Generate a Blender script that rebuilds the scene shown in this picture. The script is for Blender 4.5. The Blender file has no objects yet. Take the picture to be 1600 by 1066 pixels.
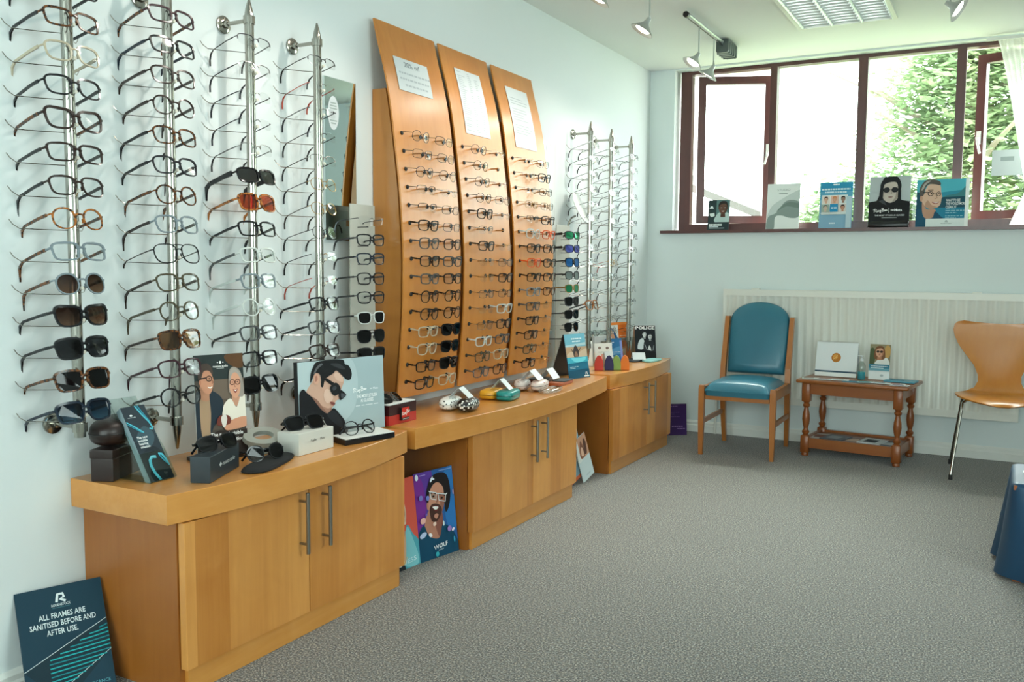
import bpy, math, random
from mathutils import Vector, Matrix
random.seed(7)
S = bpy.context.scene
COL = S.collection
PI = math.pi
# ------------------------------------------------------------------ camera
yaw, pitch, roll = -0.50224187, -0.08233782, 0.00642962
fw = Vector((math.sin(yaw)*math.cos(pitch), math.cos(yaw)*math.cos(pitch), math.sin(pitch)))
rt = fw.cross(Vector((0, 0, 1))).normalized()
up = rt.cross(fw)
rt2 = rt*math.cos(roll) + up*math.sin(roll)
up2 = -rt*math.sin(roll) + up*math.cos(roll)
cam_d = bpy.data.cameras.new('camera')
cam_d.sensor_width = 36.0
cam_d.lens = 1401.5/1600*36
cam_d.clip_start = 0.05
cam_d.clip_end = 200
cam = bpy.data.objects.new('camera', cam_d)
COL.objects.link(cam)
mw = Matrix((rt2, up2, -fw)).transposed().to_4x4()
mw.translation = Vector((2.262, 0, 1.13))
cam.matrix_world = mw
S.camera = cam
# ------------------------------------------------------------------ colour, world, sun
S.view_settings.view_transform = 'Standard'
S.view_settings.look = 'None'
S.view_settings.gamma = 1.0
S.view_settings.use_curve_mapping = False
S.view_settings.exposure = 1.28
S.cycles.transparent_max_bounces = 28
S.cycles.max_bounces = 7
S.cycles.diffuse_bounces = 4
S.cycles.glossy_bounces = 3
S.cycles.adaptive_threshold = 0.03
S.cycles.caustics_reflective = False
S.cycles.caustics_refractive = False
S.cycles.sample_clamp_indirect = 6
W = bpy.data.worlds.new('overcast_sky')
S.world = W
W.use_nodes = True
bg = W.node_tree.nodes['Background']
bg.inputs[0].default_value = (0.93, 0.985, 1.0, 1)
bg.inputs[1].default_value = 5.4

def lamp(name, kind, loc, energy, color=(1, 1, 1), target=None, **kw):
    d = bpy.data.lights.new(name, kind)
    d.energy = energy
    d.color = color
    for k, v in kw.items():
        setattr(d, k, v)
    o = bpy.data.objects.new(name, d)
    COL.objects.link(o)
    o.location = loc
    if target is not None:
        o.rotation_euler = (Vector(target)-Vector(loc)).to_track_quat('-Z', 'Y').to_euler()
    return o

# veiled high sun beyond the window, falling over the sill on to the carpet
lamp('sun', 'SUN', (1.6, 12, 7.6), 8.0, (0.99, 1.0, 0.96), target=(2.0, 4.6, 0.0), angle=math.radians(36))
# window openings, as portals for the sky
p = lamp('portal_back', 'AREA', (1.4, 6.2, 1.94), 1, target=(1.4, 3, 1.94), shape='RECTANGLE', size=2.4, size_y=1.1)
p.data.cycles.is_portal = True
p = lamp('portal_side', 'AREA', (4.2, 1.85, 1.6), 1, target=(1, 1.85, 1.6), shape='RECTANGLE', size=1.5, size_y=1.3)
p.data.cycles.is_portal = True
p = lamp('portal_front', 'AREA', (2.2, -2.64, 1.625), 1, target=(2.2, 3, 1.625), shape='RECTANGLE', size=3.4, size_y=1.45)
p.data.cycles.is_portal = True

# ------------------------------------------------------------------ material helpers
def lin(c):
    if isinstance(c, str):
        c = c.lstrip('#')
        c = tuple(int(c[i:i+2], 16)/255 for i in (0, 2, 4))
    return tuple(x/12.92 if x <= 0.04045 else ((x+0.055)/1.055)**2.4 for x in c)

MATS = {}
def new_mat(name):
    m = bpy.data.materials.new(name)
    m.use_nodes = True
    return m, m.node_tree.nodes, m.node_tree.links, m.node_tree.nodes['Principled BSDF']

def mat(name, col, rough=0.5, metal=0.0, spec=0.5, coat=0.0, noise=0.04, nscale=30, bump=0.0, bscale=200):
    """plain paint/plastic/metal with a little procedural variation"""
    if name in MATS:
        return MATS[name]
    m, N, L, b = new_mat(name)
    c = lin(col)
    b.inputs['Roughness'].default_value = rough
    b.inputs['Metallic'].default_value = metal
    b.inputs['Specular IOR Level'].default_value = spec
    b.inputs['Coat Weight'].default_value = coat
    b.inputs['Coat Roughness'].default_value = 0.1
    tc = N.new('ShaderNodeTexCoord')
    if noise > 0:
        n = N.new('ShaderNodeTexNoise')
        n.inputs['Scale'].default_value = nscale
        n.inputs['Detail'].default_value = 2
        L.new(tc.outputs['Object'], n.inputs['Vector'])
        mr = N.new('ShaderNodeMapRange')
        mr.inputs[3].default_value = 1-noise
        mr.inputs[4].default_value = 1+noise
        L.new(n.outputs[0], mr.inputs[0])
        mx = N.new('ShaderNodeMix')
        mx.data_type = 'RGBA'
        mx.blend_type = 'MULTIPLY'
        mx.inputs[0].default_value = 1
        mx.inputs[6].default_value = (*c, 1)
        L.new(mr.outputs[0], mx.inputs[7])
        L.new(mx.outputs[2], b.inputs['Base Color'])
    else:
        b.inputs['Base Color'].default_value = (*c, 1)
    if bump > 0:
        n2 = N.new('ShaderNodeTexNoise')
        n2.inputs['Scale'].default_value = bscale
        n2.inputs['Detail'].default_value = 3
        L.new(tc.outputs['Object'], n2.inputs['Vector'])
        bp = N.new('ShaderNodeBump')
        bp.inputs['Strength'].default_value = bump
        bp.inputs['Distance'].default_value = 0.002
        L.new(n2.outputs[0], bp.inputs['Height'])
        L.new(bp.outputs[0], b.inputs['Normal'])
    MATS[name] = m
    return m

def mat_wood(name, c1, c2, axis=2, stave=0.11, rough=0.34, coat=0.25, var=0.5):
    """maple veneer: staves of slightly different tone, fine grain along an axis"""
    if name in MATS:
        return MATS[name]
    m, N, L, b = new_mat(name)
    tc = N.new('ShaderNodeTexCoord')
    mp = N.new('ShaderNodeMapping')
    sc = [14.0, 14.0, 14.0]
    sc[axis] = 0.8
    mp.inputs['Scale'].default_value = sc
    L.new(tc.outputs['Object'], mp.inputs['Vector'])
    n = N.new('ShaderNodeTexNoise')
    n.inputs['Scale'].default_value = 2.2
    n.inputs['Detail'].default_value = 5
    n.inputs['Roughness'].default_value = 0.62
    n.inputs['Distortion'].default_value = 0.5
    L.new(mp.outputs[0], n.inputs['Vector'])
    # staves
    sx = N.new('ShaderNodeSeparateXYZ')
    L.new(tc.outputs['Object'], sx.inputs[0])
    acc = N.new('ShaderNodeMath')
    acc.operation = 'MULTIPLY'
    acc.inputs[1].default_value = 1/stave
    L.new(sx.outputs[1 if axis == 2 else (0 if axis == 1 else 1)], acc.inputs[0])
    fl = N.new('ShaderNodeMath')
    fl.operation = 'FLOOR'
    L.new(acc.outputs[0], fl.inputs[0])
    oi = N.new('ShaderNodeObjectInfo')
    ad = N.new('ShaderNodeMath')
    ad.operation = 'ADD'
    L.new(fl.outputs[0], ad.inputs[0])
    L.new(oi.outputs['Random'], ad.inputs[1])
    wn = N.new('ShaderNodeTexWhiteNoise')
    wn.noise_dimensions = '1D'
    L.new(ad.outputs[0], wn.inputs['W'])
    # big soft figure
    n2 = N.new('ShaderNodeTexNoise')
    n2.inputs['Scale'].default_value = 5
    n2.inputs['Detail'].default_value = 2
    n2.inputs['Distortion'].default_value = 1.2
    L.new(tc.outputs['Object'], n2.inputs['Vector'])
    m1 = N.new('ShaderNodeMath')
    m1.operation = 'MULTIPLY_ADD'
    m1.inputs[1].default_value = var
    L.new(wn.outputs[0], m1.inputs[0])
    m2 = N.new('ShaderNodeMath')
    m2.operation = 'MULTIPLY_ADD'
    m2.inputs[1].default_value = 0.75
    L.new(n.outputs[0], m2.inputs[0])
    m3 = N.new('ShaderNodeMath')
    m3.operation = 'MULTIPLY_ADD'
    m3.inputs[1].default_value = 0.5
    m3.inputs[2].default_value = -0.42
    L.new(n2.outputs[0], m3.inputs[0])
    L.new(m3.outputs[0], m2.inputs[2])
    L.new(m2.outputs[0], m1.inputs[2])
    r = N.new('ShaderNodeValToRGB')
    r.color_ramp.elements[0].color = (*lin(c1), 1)
    r.color_ramp.elements[1].color = (*lin(c2), 1)
    L.new(m1.outputs[0], r.inputs[0])
    L.new(r.outputs[0], b.inputs['Base Color'])
    b.inputs['Roughness'].default_value = rough
    b.inputs['Coat Weight'].default_value = coat
    b.inputs['Coat Roughness'].default_value = 0.32
    MATS[name] = m
    return m

def mat_clear(name, tint, gloss=0.06, alpha_tint=1.0, rough=0.02, grad=None):
    """thin glass / acrylic / lens: tinted transparency plus fresnel reflection"""
    if name in MATS:
        return MATS[name]
    m, N, L, b = new_mat(name)
    N.remove(b)
    out = N['Material Output']
    t = N.new('ShaderNodeBsdfTransparent')
    if grad:
        tc = N.new('ShaderNodeTexCoord')
        sx = N.new('ShaderNodeSeparateXYZ')
        L.new(tc.outputs['Object'], sx.inputs[0])
        mr = N.new('ShaderNodeMapRange')
        mr.inputs[1].default_value = -0.02
        mr.inputs[2].default_value = 0.02
        L.new(sx.outputs[2], mr.inputs[0])
        r = N.new('ShaderNodeValToRGB')
        r.color_ramp.elements[0].color = (*lin(grad[0]), 1)
        r.color_ramp.elements[1].color = (*lin(grad[1]), 1)
        L.new(mr.outputs[0], r.inputs[0])
        L.new(r.outputs[0], t.inputs[0])
    else:
        t.inputs[0].default_value = (*lin(tint), 1)
    g = N.new('ShaderNodeBsdfGlossy')
    g.inputs['Roughness'].default_value = rough
    f = N.new('ShaderNodeLayerWeight')
    f.inputs['Blend'].default_value = 0.5
    pw = N.new('ShaderNodeMath')
    pw.operation = 'POWER'
    pw.inputs[1].default_value = 3.5
    L.new(f.outputs['Facing'], pw.inputs[0])
    a = N.new('ShaderNodeMath')
    a.operation = 'MULTIPLY_ADD'
    a.inputs[1].default_value = 0.4
    a.inputs[2].default_value = gloss+0.02
    L.new(pw.outputs[0], a.inputs[0])
    mx = N.new('ShaderNodeMixShader')
    L.new(a.outputs[0], mx.inputs[0])
    L.new(t.outputs[0], mx.inputs[1])
    L.new(g.outputs[0], mx.inputs[2])
    L.new(mx.outputs[0], out.inputs[0])
    MATS[name] = m
    return m

def mat_emit(name, col, strength):
    if name in MATS:
        return MATS[name]
    m, N, L, b = new_mat(name)
    b.inputs['Base Color'].default_value = (*lin(col), 1)
    b.inputs['Emission Color'].default_value = (*lin(col), 1)
    b.inputs['Emission Strength'].default_value = strength
    MATS[name] = m
    return m

def mat_spots(name, ground, spot, scale=40, thr=0.35, rough=0.3, distort=0.0):
    """dotted / blotched pattern (tortoiseshell, dotted cases, floral cloth)"""
    if name in MATS:
        return MATS[name]
    m, N, L, b = new_mat(name)
    tc = N.new('ShaderNodeTexCoord')
    v = N.new('ShaderNodeTexVoronoi')
    v.inputs['Scale'].default_value = scale
    L.new(tc.outputs['Object'], v.inputs['Vector'])
    r = N.new('ShaderNodeValToRGB')
    r.color_ramp.elements[0].position = thr
    r.color_ramp.elements[0].color = (*lin(spot), 1)
    r.color_ramp.elements[1].position = thr+0.04+distort
    r.color_ramp.elements[1].color = (*lin(ground), 1)
    L.new(v.outputs['Distance'], r.inputs[0])
    L.new(r.outputs[0], b.inputs['Base Color'])
    b.inputs['Roughness'].default_value = rough
    MATS[name] = m
    return m

# ------------------------------------------------------------------ mesh helpers
class MB:
    def __init__(s):
        s.v, s.f, s.m = [], [], []
    def add(s, vs, fs, mi=0):
        o = len(s.v)
        s.v += [tuple(q) for q in vs]
        s.f += [tuple(i+o for i in q) for q in fs]
        s.m += [mi]*len(fs)
        return s
    def box(s, x0, y0, z0, x1, y1, z1, mi=0, bev=0.0):
        if bev > 0:
            return s.prism_z(rrect(x0, y0, x1, y1, bev, 2), z0, z1, mi, bev=bev)
        vs = [(x, y, z) for z in (z0, z1) for y in (y0, y1) for x in (x0, x1)]
        return s.add(vs, [(0, 2, 3, 1), (4, 5, 7, 6), (0, 1, 5, 4), (2, 6, 7, 3), (0, 4, 6, 2), (1, 3, 7, 5)], mi)
    def obox(s, c, ax, ay, az, mi=0):
        """box centred at c with half-axis vectors"""
        c, ax, ay, az = map(Vector, (c, ax, ay, az))
        vs = [c+sx*ax+sy*ay+sz*az for sz in (-1, 1) for sy in (-1, 1) for sx in (-1, 1)]
        return s.add(vs, [(0, 2, 3, 1), (4, 5, 7, 6), (0, 1, 5, 4), (2, 6, 7, 3), (0, 4, 6, 2), (1, 3, 7, 5)], mi)
    def prism_z(s, poly, z0, z1, mi=0, bev=0.0):
        n = len(poly)
        if bev > 0 and z1-z0 > 2*bev:
            cx = sum(q[0] for q in poly)/n
            cy = sum(q[1] for q in poly)/n
            def shrink(d):
                out = []
                for i in range(n):
                    a, b_, c = poly[i-1], poly[i], poly[(i+1) % n]
                    nx = (c[1]-a[1])
                    ny = -(c[0]-a[0])
                    l = math.hypot(nx, ny) or 1
                    out.append((b_[0]-nx/l*d, b_[1]-ny/l*d))
                return out
            inn = shrink(bev*0.7)
            rings = [[(x, y, z0) for x, y in inn], [(x, y, z0+bev) for x, y in poly], [(x, y, z1-bev) for x, y in poly], [(x, y, z1) for x, y in inn]]
        else:
            rings = [[(x, y, z0) for x, y in poly], [(x, y, z1) for x, y in poly]]
        return s.loft(rings, mi, True)
    def loft(s, rings, mi=0, cap=True, closed=True):
        n = len(rings[0])
        vs = [q for r in rings for q in r]
        fs = []
        for k in range(len(rings)-1):
            for i in range(n if closed else n-1):
                j = (i+1) % n
                fs.append((k*n+i, k*n+j, (k+1)*n+j, (k+1)*n+i))
        if cap:
            fs.append(tuple(range(n-1, -1, -1)))
            fs.append(tuple((len(rings)-1)*n+i for i in range(n)))
        return s.add(vs, fs, mi)
    def extrude(s, poly3, d, mi=0):
        """extrude a planar 3d polygon along vector d"""
        d = Vector(d)
        a = [Vector(q) for q in poly3]
        return s.loft([a, [q+d for q in a]], mi, True)
    def tube(s, pts, r, n=8, mi=0, cap=True, rs=None, closed=False):
        pts = [Vector(q) for q in pts]
        m = len(pts)
        rings = []
        prev = None
        for i in range(m):
            if closed:
                t = (pts[(i+1) % m]-pts[i-1]).normalized()
            else:
                t = (pts[min(i+1, m-1)]-pts[max(i-1, 0)]).normalized()
            if prev is None:
                h = Vector((0, 0, 1)) if abs(t.z) < 0.9 else Vector((1, 0, 0))
                u = t.cross(h).normalized()
            else:
                u = (prev-t*prev.dot(t)).normalized()
            prev = u
            w = t.cross(u)
            rr = rs[i] if rs else r
            if isinstance(rr, tuple):
                ra, rb = rr
            else:
                ra = rb = rr
            rings.append([pts[i]+u*ra*math.cos(2*PI*k/n+PI/n)+w*rb*math.sin(2*PI*k/n+PI/n) for k in range(n)])
        if closed:
            rings.append(rings[0])
            return s.loft(rings, mi, False)
        return s.loft(rings, mi, cap)
    def lathe(s, prof, n=16, mi=0, c=(0, 0, 0), cap=True):
        """prof: (r,z) list, axis z"""
        rings = [[(c[0]+r*math.cos(2*PI*k/n), c[1]+r*math.sin(2*PI*k/n), c[2]+z) for k in range(n)] for r, z in prof]
        return s.loft(rings, mi, cap)
    def grid(s, fn, nu, nv, mi=0):
        vs = [fn(i/nu, j/nv) for j in range(nv+1) for i in range(nu+1)]
        fs = [(j*(nu+1)+i, j*(nu+1)+i+1, (j+1)*(nu+1)+i+1, (j+1)*(nu+1)+i) for j in range(nv) for i in range(nu)]
        return s.add(vs, fs, mi)
    def mesh(s, name, smooth=False):
        me = bpy.data.meshes.new(name)
        me.from_pydata(s.v, [], s.f)
        if s.m and max(s.m) > 0:
            me.polygons.foreach_set('material_index', s.m)
        if smooth:
            me.polygons.foreach_set('use_smooth', [True]*len(s.f))
        me.update()
        return me

def rrect(x0, y0, x1, y1, r, k=3):
    out = []
    for cx, cy, a0 in ((x1-r, y0+r, -PI/2), (x1-r, y1-r, 0), (x0+r, y1-r, PI/2), (x0+r, y0+r, PI)):
        for i in range(k+1):
            a = a0+PI/2*i/k
            out.append((cx+r*math.cos(a), cy+r*math.sin(a)))
    return out

def link(name, me, mats, parent=None, loc=None, rot=None, per_object=False):
    o = bpy.data.objects.new(name, me)
    COL.objects.link(o)
    if not isinstance(mats, (list, tuple)):
        mats = [mats]
    if per_object:
        while len(me.materials) < len(mats):
            me.materials.append(None)
        for i, mm in enumerate(mats):
            o.material_slots[i].link = 'OBJECT'
            o.material_slots[i].material = mm
    elif len(me.materials) == 0:
        for mm in mats:
            me.materials.append(mm)
    if parent is not None:
        o.parent = parent
    if loc is not None:
        o.location = loc
    if rot is not None:
        o.rotation_euler = rot
    return o

def autosmooth(me, ang=40):
    """flat/smooth split by marking sharp edges"""
    me.polygons.foreach_set('use_smooth', [True]*len(me.polygons))
    me.set_sharp_from_angle(angle=math.radians(ang))
    return me

def put(name, mb, mats, parent=None, loc=None, rot=None, smooth=None):
    me = mb.mesh(name)
    if smooth:
        autosmooth(me, smooth)
    return link(name, me, mats, parent, loc, rot)

def tag(o, label, cat, group=None):
    o['label'] = label
    o['category'] = cat
    if group:
        o['group'] = group
    return o

def thing(name, label, cat, loc=(0, 0, 0), rot=(0, 0, 0), group=None):
    o = bpy.data.objects.new(name, None)
    o.empty_display_size = 0.05
    COL.objects.link(o)
    o.location = loc
    o.rotation_euler = rot
    return tag(o, label, cat, group)

def struct(name, mb, mats, parent=None, label=None, smooth=None):
    o = put(name, mb, mats, parent, smooth=smooth)
    if parent is None:
        o['kind'] = 'structure'
    if label:
        o['label'] = label
    return o

# ------------------------------------------------------------------ common materials
M_wall = mat('wall_paint', '#dce3e3', 0.6, noise=0.015, nscale=3, bump=0.05, bscale=300)
M_wallb = mat('wall_paint_back', '#dbe4e3', 0.6, noise=0.015, nscale=3, bump=0.05, bscale=300)
M_ceil = mat('ceiling_paint', '#ebeeed', 0.7, noise=0.01, nscale=3)
M_white = mat('white_gloss', '#e4e6e0', 0.35, noise=0.015)
M_rad = mat('radiator_enamel', '#e3e3da', 0.35, noise=0.01)
M_maple = mat_wood('maple_door', '#ad6822', '#db9a50', 2, 0.115, var=0.6)
M_maple_top = mat_wood('maple_counter', '#c07c2f', '#e0a258', 1, 0.5, var=0.15, rough=0.26, coat=0.55)
M_maple_shaded = mat_wood('maple_side_shaded', '#92541c', '#b06f2e', 2, 0.4, var=0.1)  # maple darkened so the shade on the cabinet sides sits in the colour
M_panel = mat_wood('maple_panel', '#bd7428', '#d9964a', 2, 0.16, var=0.14, rough=0.3, coat=0.45)
M_frame = mat_wood('window_hardwood', '#4a2320', '#6b3a33', 2, 0.9, var=0.05, rough=0.35)
M_chrome = mat('brushed_chrome', '#a9a69d', 0.16, 1.0, noise=0.03, nscale=80)
M_steel = mat('handle_steel', '#8f8a80', 0.35, 1.0, noise=0.03)
M_black = mat('black_plastic', '#0d0e10', 0.28, noise=0.03)
M_rubber = mat('black_rubber', '#121212', 0.6)
M_glass = mat_clear('window_glass', '#f4fbf8', 0.0)
M_acrylic = mat_clear('clear_acrylic', '#eef4f2', 0.03)
M_paper = mat('white_paper', '#cdd4d6', 0.6, noise=0.02)

def mat_carpet():
    m, N, L, b = new_mat('carpet')
    tc = N.new('ShaderNodeTexCoord')
    oi = N.new('ShaderNodeObjectInfo')
    geo = N.new('ShaderNodeNewGeometry')
    n = N.new('ShaderNodeTexNoise')
    n.inputs['Scale'].default_value = 175
    n.inputs['Detail'].default_value = 3
    n.inputs['Roughness'].default_value = 0.7
    L.new(geo.outputs['Position'], n.inputs['Vector'])
    r = N.new('ShaderNodeValToRGB')
    cr = r.color_ramp
    cr.elements[0].position = 0.36
    cr.elements[0].color = (*lin('#1f1d1d'), 1)
    cr.elements[1].position = 0.64
    cr.elements[1].color = (*lin('#a7a197'), 1)
    e = cr.elements.new(0.5)
    e.color = (*lin('#57524e'), 1)
    L.new(n.outputs[0], r.inputs[0])
    n2 = N.new('ShaderNodeTexNoise')
    n2.inputs['Scale'].default_value = 90
    L.new(geo.outputs['Position'], n2.inputs['Vector'])
    mr = N.new('ShaderNodeMapRange')
    mr.inputs[1].default_value = 0.35
    mr.inputs[2].default_value = 0.65
    L.new(n2.outputs[0], mr.inputs[0])
    hue = N.new('ShaderNodeMix')
    hue.data_type = 'RGBA'
    hue.inputs[6].default_value = (0.92, 1.0, 1.06, 1)
    hue.inputs[7].default_value = (1.08, 1.0, 0.9, 1)
    L.new(mr.outputs[0], hue.inputs[0])
    mx = N.new('ShaderNodeMix')
    mx.data_type = 'RGBA'
    mx.blend_type = 'MULTIPLY'
    mx.inputs[0].default_value = 1
    L.new(r.outputs[0], mx.inputs[6])
    L.new(hue.outputs[2], mx.inputs[7])
    mr2 = N.new('ShaderNodeMapRange')
    mr2.inputs[3].default_value = 0.965
    mr2.inputs[4].default_value = 1.02
    L.new(oi.outputs['Random'], mr2.inputs[0])
    mx2 = N.new('ShaderNodeMix')
    mx2.data_type = 'RGBA'
    mx2.blend_type = 'MULTIPLY'
    mx2.inputs[0].default_value = 1
    L.new(mx.outputs[2], mx2.inputs[6])
    L.new(mr2.outputs[0], mx2.inputs[7])
    L.new(mx2.outputs[2], b.inputs['Base Color'])
    b.inputs['Roughness'].default_value = 0.95
    b.inputs['Specular IOR Level'].default_value = 0.15
    b.inputs['Sheen Weight'].default_value = 0.25
    bp = N.new('ShaderNodeBump')
    bp.inputs['Strength'].default_value = 0.25
    bp.inputs['Distance'].default_value = 0.004
    L.new(n.outputs[0], bp.inputs['Height'])
    L.new(bp.outputs[0], b.inputs['Normal'])
    return m
M_carpet = mat_carpet()

# ------------------------------------------------------------------ room shell
WX, RX, YB, YF, CZ = 0.04, 4.04, 6.02, -2.48, 2.485
T = 0.28
floor = struct('floor', MB().box(WX-T, YF-T, -0.15, RX+T, YB+T, -0.006), M_carpet)
tile = MB().prism_z(rrect(-0.2499, -0.2499, 0.2499, 0.2499, 0.0012, 1), -0.006, 0.0, bev=0.0006).mesh('carpet_tile')
for i in range(8):
    for j in range(17):
        link('carpet_tile', tile, M_carpet, floor, (WX+0.25+0.5*i, YF+0.25+0.5*j, 0))
struct('wall_left', MB().box(WX-T, YF-T, -0.006, WX, YB+T, CZ), M_wall)
SW = (1.1, 2.6, 0.95, 2.25)      # side window, out of the picture
wr = MB()
wr.box(RX, YF-T, -0.006, RX+T, SW[0], CZ).box(RX, SW[1], -0.006, RX+T, YB+T, CZ)
wr.box(RX, SW[0], -0.006, RX+T, SW[1], SW[2]).box(RX, SW[0], SW[3], RX+T, SW[1], CZ)
struct('wall_right', wr, M_wall)
w2 = MB()
for q in range(5):
    yy = SW[0]+(SW[1]-SW[0]-0.05)*q/4
    w2.box(RX+0.1, yy, SW[2]+0.05, RX+0.15, yy+0.05, SW[3]-0.05)
w2.box(RX+0.1, SW[0], SW[2], RX+0.15, SW[1], SW[2]+0.05).box(RX+0.1, SW[0], SW[3]-0.05, RX+0.15, SW[1], SW[3])
o = struct('window_2', w2, M_frame)
for q in range(4):
    y_a = SW[0]+(SW[1]-SW[0]-0.05)*q/4+0.05
    y_b = SW[0]+(SW[1]-SW[0]-0.05)*(q+1)/4
    put('pane', MB().box(RX+0.122, y_a, SW[2]+0.05, RX+0.128, y_b, SW[3]-0.05), M_glass, o)
struct('ceiling', MB().box(WX-T, YF-T, CZ, RX+T, YB+T, CZ+0.2), M_ceil)
wx0, wx1, wz0, wz1 = 0.215, 2.63, 1.37, 2.474
wb = MB()
wb.box(WX, YB, -0.006, wx0, YB+T, CZ).box(wx1, YB, -0.006, RX, YB+T, CZ)
wb.box(wx0, YB, -0.006, wx1, YB+T, wz0).box(wx0, YB, wz1, wx1, YB+T, CZ)
struct('wall_back', wb, M_wallb)
sf = MB()
sf.box(WX, YF-T, -0.006, 0.5, YF, CZ).box(3.9, YF-T, -0.006, RX, YF, CZ)
sf.box(0.5, YF-T, -0.006, 3.9, YF, 0.9).box(0.5, YF-T, 2.35, 3.9, YF, CZ)
struct('wall_front', sf, M_wall)
w3 = MB()
for q in range(4):
    xx = 0.5+3.35*q/3
    w3.box(xx, YF-0.15, 0.95, xx+0.05, YF-0.1, 2.30)
w3.box(0.5, YF-0.15, 0.90, 3.9, YF-0.1, 0.95).box(0.5, YF-0.15, 2.30, 3.9, YF-0.1, 2.35)
o = struct('fill_window', w3, M_frame)  # unseen front window, added to fill the back wall with sky light
for q in range(3):
    put('pane', MB().box(0.55+3.35*q/3, YF-0.128, 0.95, 0.5+3.35*(q+1)/3, YF-0.122, 2.30), M_glass, o)
# skirting boards with a moulded top
def skirting(name, p0, p1, nrm):
    """board from p0 to p1 on the floor, nrm points into the room"""
    prof = [(0, 0), (0.018, 0), (0.018, 0.045), (0.014, 0.052), (0.014, 0.066), (0.006, 0.078), (0, 0.078)]
    p0, p1, nrm = Vector(p0), Vector(p1), Vector(nrm)
    mb = MB().loft([[q+nrm*a+Vector((0, 0, b)) for a, b in prof] for q in (p0, p1)])
    return struct(name, mb, M_white)
skirting('baseboard_back', (WX, YB, 0), (RX, YB, 0), (0, -1, 0))
skirting('baseboard_left', (WX, YF, 0), (WX, 1.50, 0), (1, 0, 0))
skirting('baseboard_right', (RX, YF, 0), (RX, YB, 0), (-1, 0, 0))
# window: frame, three mullions, two fixed panes, two open casements
fy0, fy1 = 6.10, 6.165
fz0, fz1 = 1.392, 2.474
wf = MB()
wf.box(0.235, fy0, fz0, 0.312, fy1, fz1).box(2.535, fy0, fz0, 2.61, fy1, fz1)
for a, b in ((0.845, 0.888), (1.39, 1.446), (1.946, 1.997)):
    wf.box(a, fy0-0.01, fz0+0.04, b, fy1, fz1-0.02)
wf.box(0.312, fy0, fz0, 2.535, fy1, fz0+0.042).box(0.312, fy0, fz1-0.022, 2.535, fy1, fz1)
win = struct('window_1', wf, M_frame)
win['label'] = 'dark wooden window frame with four lights'
for a, b in ((0.888, 1.39), (1.446, 1.946)):
    put('pane', MB().box(a, 6.128, fz0+0.042, b, 6.134, fz1-0.022), M_glass, win)
def sash(hx, s, ang, name):
    """casement hinged at hx, extending s=+1 right / -1 left, opened outwards"""
    w, h, t, r = 0.50, fz1-0.03-(fz0+0.05), 0.045, 0.052
    q = MB()
    q.box(0, 0, 0, r, t, h).box(w-r, 0, 0, w, t, h).box(r, 0, 0, w-r, t, r).box(r, 0, h-r, w-r, t, h)
    if s < 0:
        q.v = [(-x, y, z) for x, y, z in q.v]
        q.f = [f[::-1] for f in q.f]
    o = put('sash', q, M_frame, win, (hx, fy1-0.02, fz0+0.05), (0, 0, ang*s))
    put('pane', MB().box(min(s*r, s*(w-r)), 0.018, r, max(s*r, s*(w-r)), 0.024, h-r), M_glass, o)
    hd = MB().box(s*(w-0.026)-0.012, -0.012, 0.46, s*(w-0.026)+0.012, 0, 0.54)
    hd.tube([(s*(w-0.026), -0.012, 0.5), (s*(w-0.026), -0.035, 0.5), (s*(w-0.04), -0.04, 0.44), (s*(w-0.05), -0.04, 0.40)], 0.007, 8)
    put('handle', hd, M_white, o)
    return o
sash(0.345, 1, math.radians(22), 'left')
sash(2.52, -1, math.radians(20), 'right')
# paper notice on the right casement glass
o = put('window_notice', MB().box(2.155, 6.118, 1.69, 2.32, 6.120, 1.84).box(2.2, 6.1175, 1.775, 2.27, 6.118, 1.80, 1), [M_paper, mat('notice_grey', '#9aa5a5')])
tag(o, 'white paper notice stuck to the open casement beside the net curtain', 'notice')
# sill board
o = struct('trim_1', MB().box(0.14, YB-0.035, 1.368, 2.70, 6.112, 1.388), M_frame)
o['label'] = 'dark wooden window sill board'

# ------------------------------------------------------------------ outside: trees, neighbouring roof, ground
def mat_leaf(name, col):
    m, N, L, b = new_mat(name)
    N.remove(b)
    df, tl = N.new('ShaderNodeBsdfDiffuse'), N.new('ShaderNodeBsdfTranslucent')
    g = N.new('ShaderNodeNewGeometry')
    n = N.new('ShaderNodeTexNoise')
    n.inputs['Scale'].default_value = 3.0
    L.new(g.outputs['Position'], n.inputs['Vector'])
    r = N.new('ShaderNodeValToRGB')
    c = lin(col)
    r.color_ramp.elements[0].position = 0.35
    r.color_ramp.elements[1].position = 0.65
    r.color_ramp.elements[0].color = (c[0]*0.8, c[1]*0.85, c[2]*0.8, 1)
    r.color_ramp.elements[1].color = (min(1, c[0]*1.15), min(1, c[1]*1.08), c[2], 1)
    L.new(n.outputs[0], r.inputs[0])
    L.new(r.outputs[0], df.inputs[0])
    L.new(r.outputs[0], tl.inputs[0])
    mx = N.new('ShaderNodeMixShader')
    mx.inputs[0].default_value = 0.55
    L.new(df.outputs[0], mx.inputs[1])
    L.new(tl.outputs[0], mx.inputs[2])
    L.new(mx.outputs[0], N['Material Output'].inputs[0])
    return m
M_leaf, M_leaf2 = mat_leaf('leaf', '#93a682'), mat_leaf('leaf_pale', '#a3b392')
M_bark = mat('bark', '#8a7d6d', 0.9, noise=0.2, nscale=6, bump=0.5, bscale=20)
o = put('ground_outside', MB().box(-12, 6.4, -0.9, 16, 40, -0.8), mat('ground_outside', '#9aa07f', 0.9, noise=0.2, nscale=2))
o['kind'] = 'structure'
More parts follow.
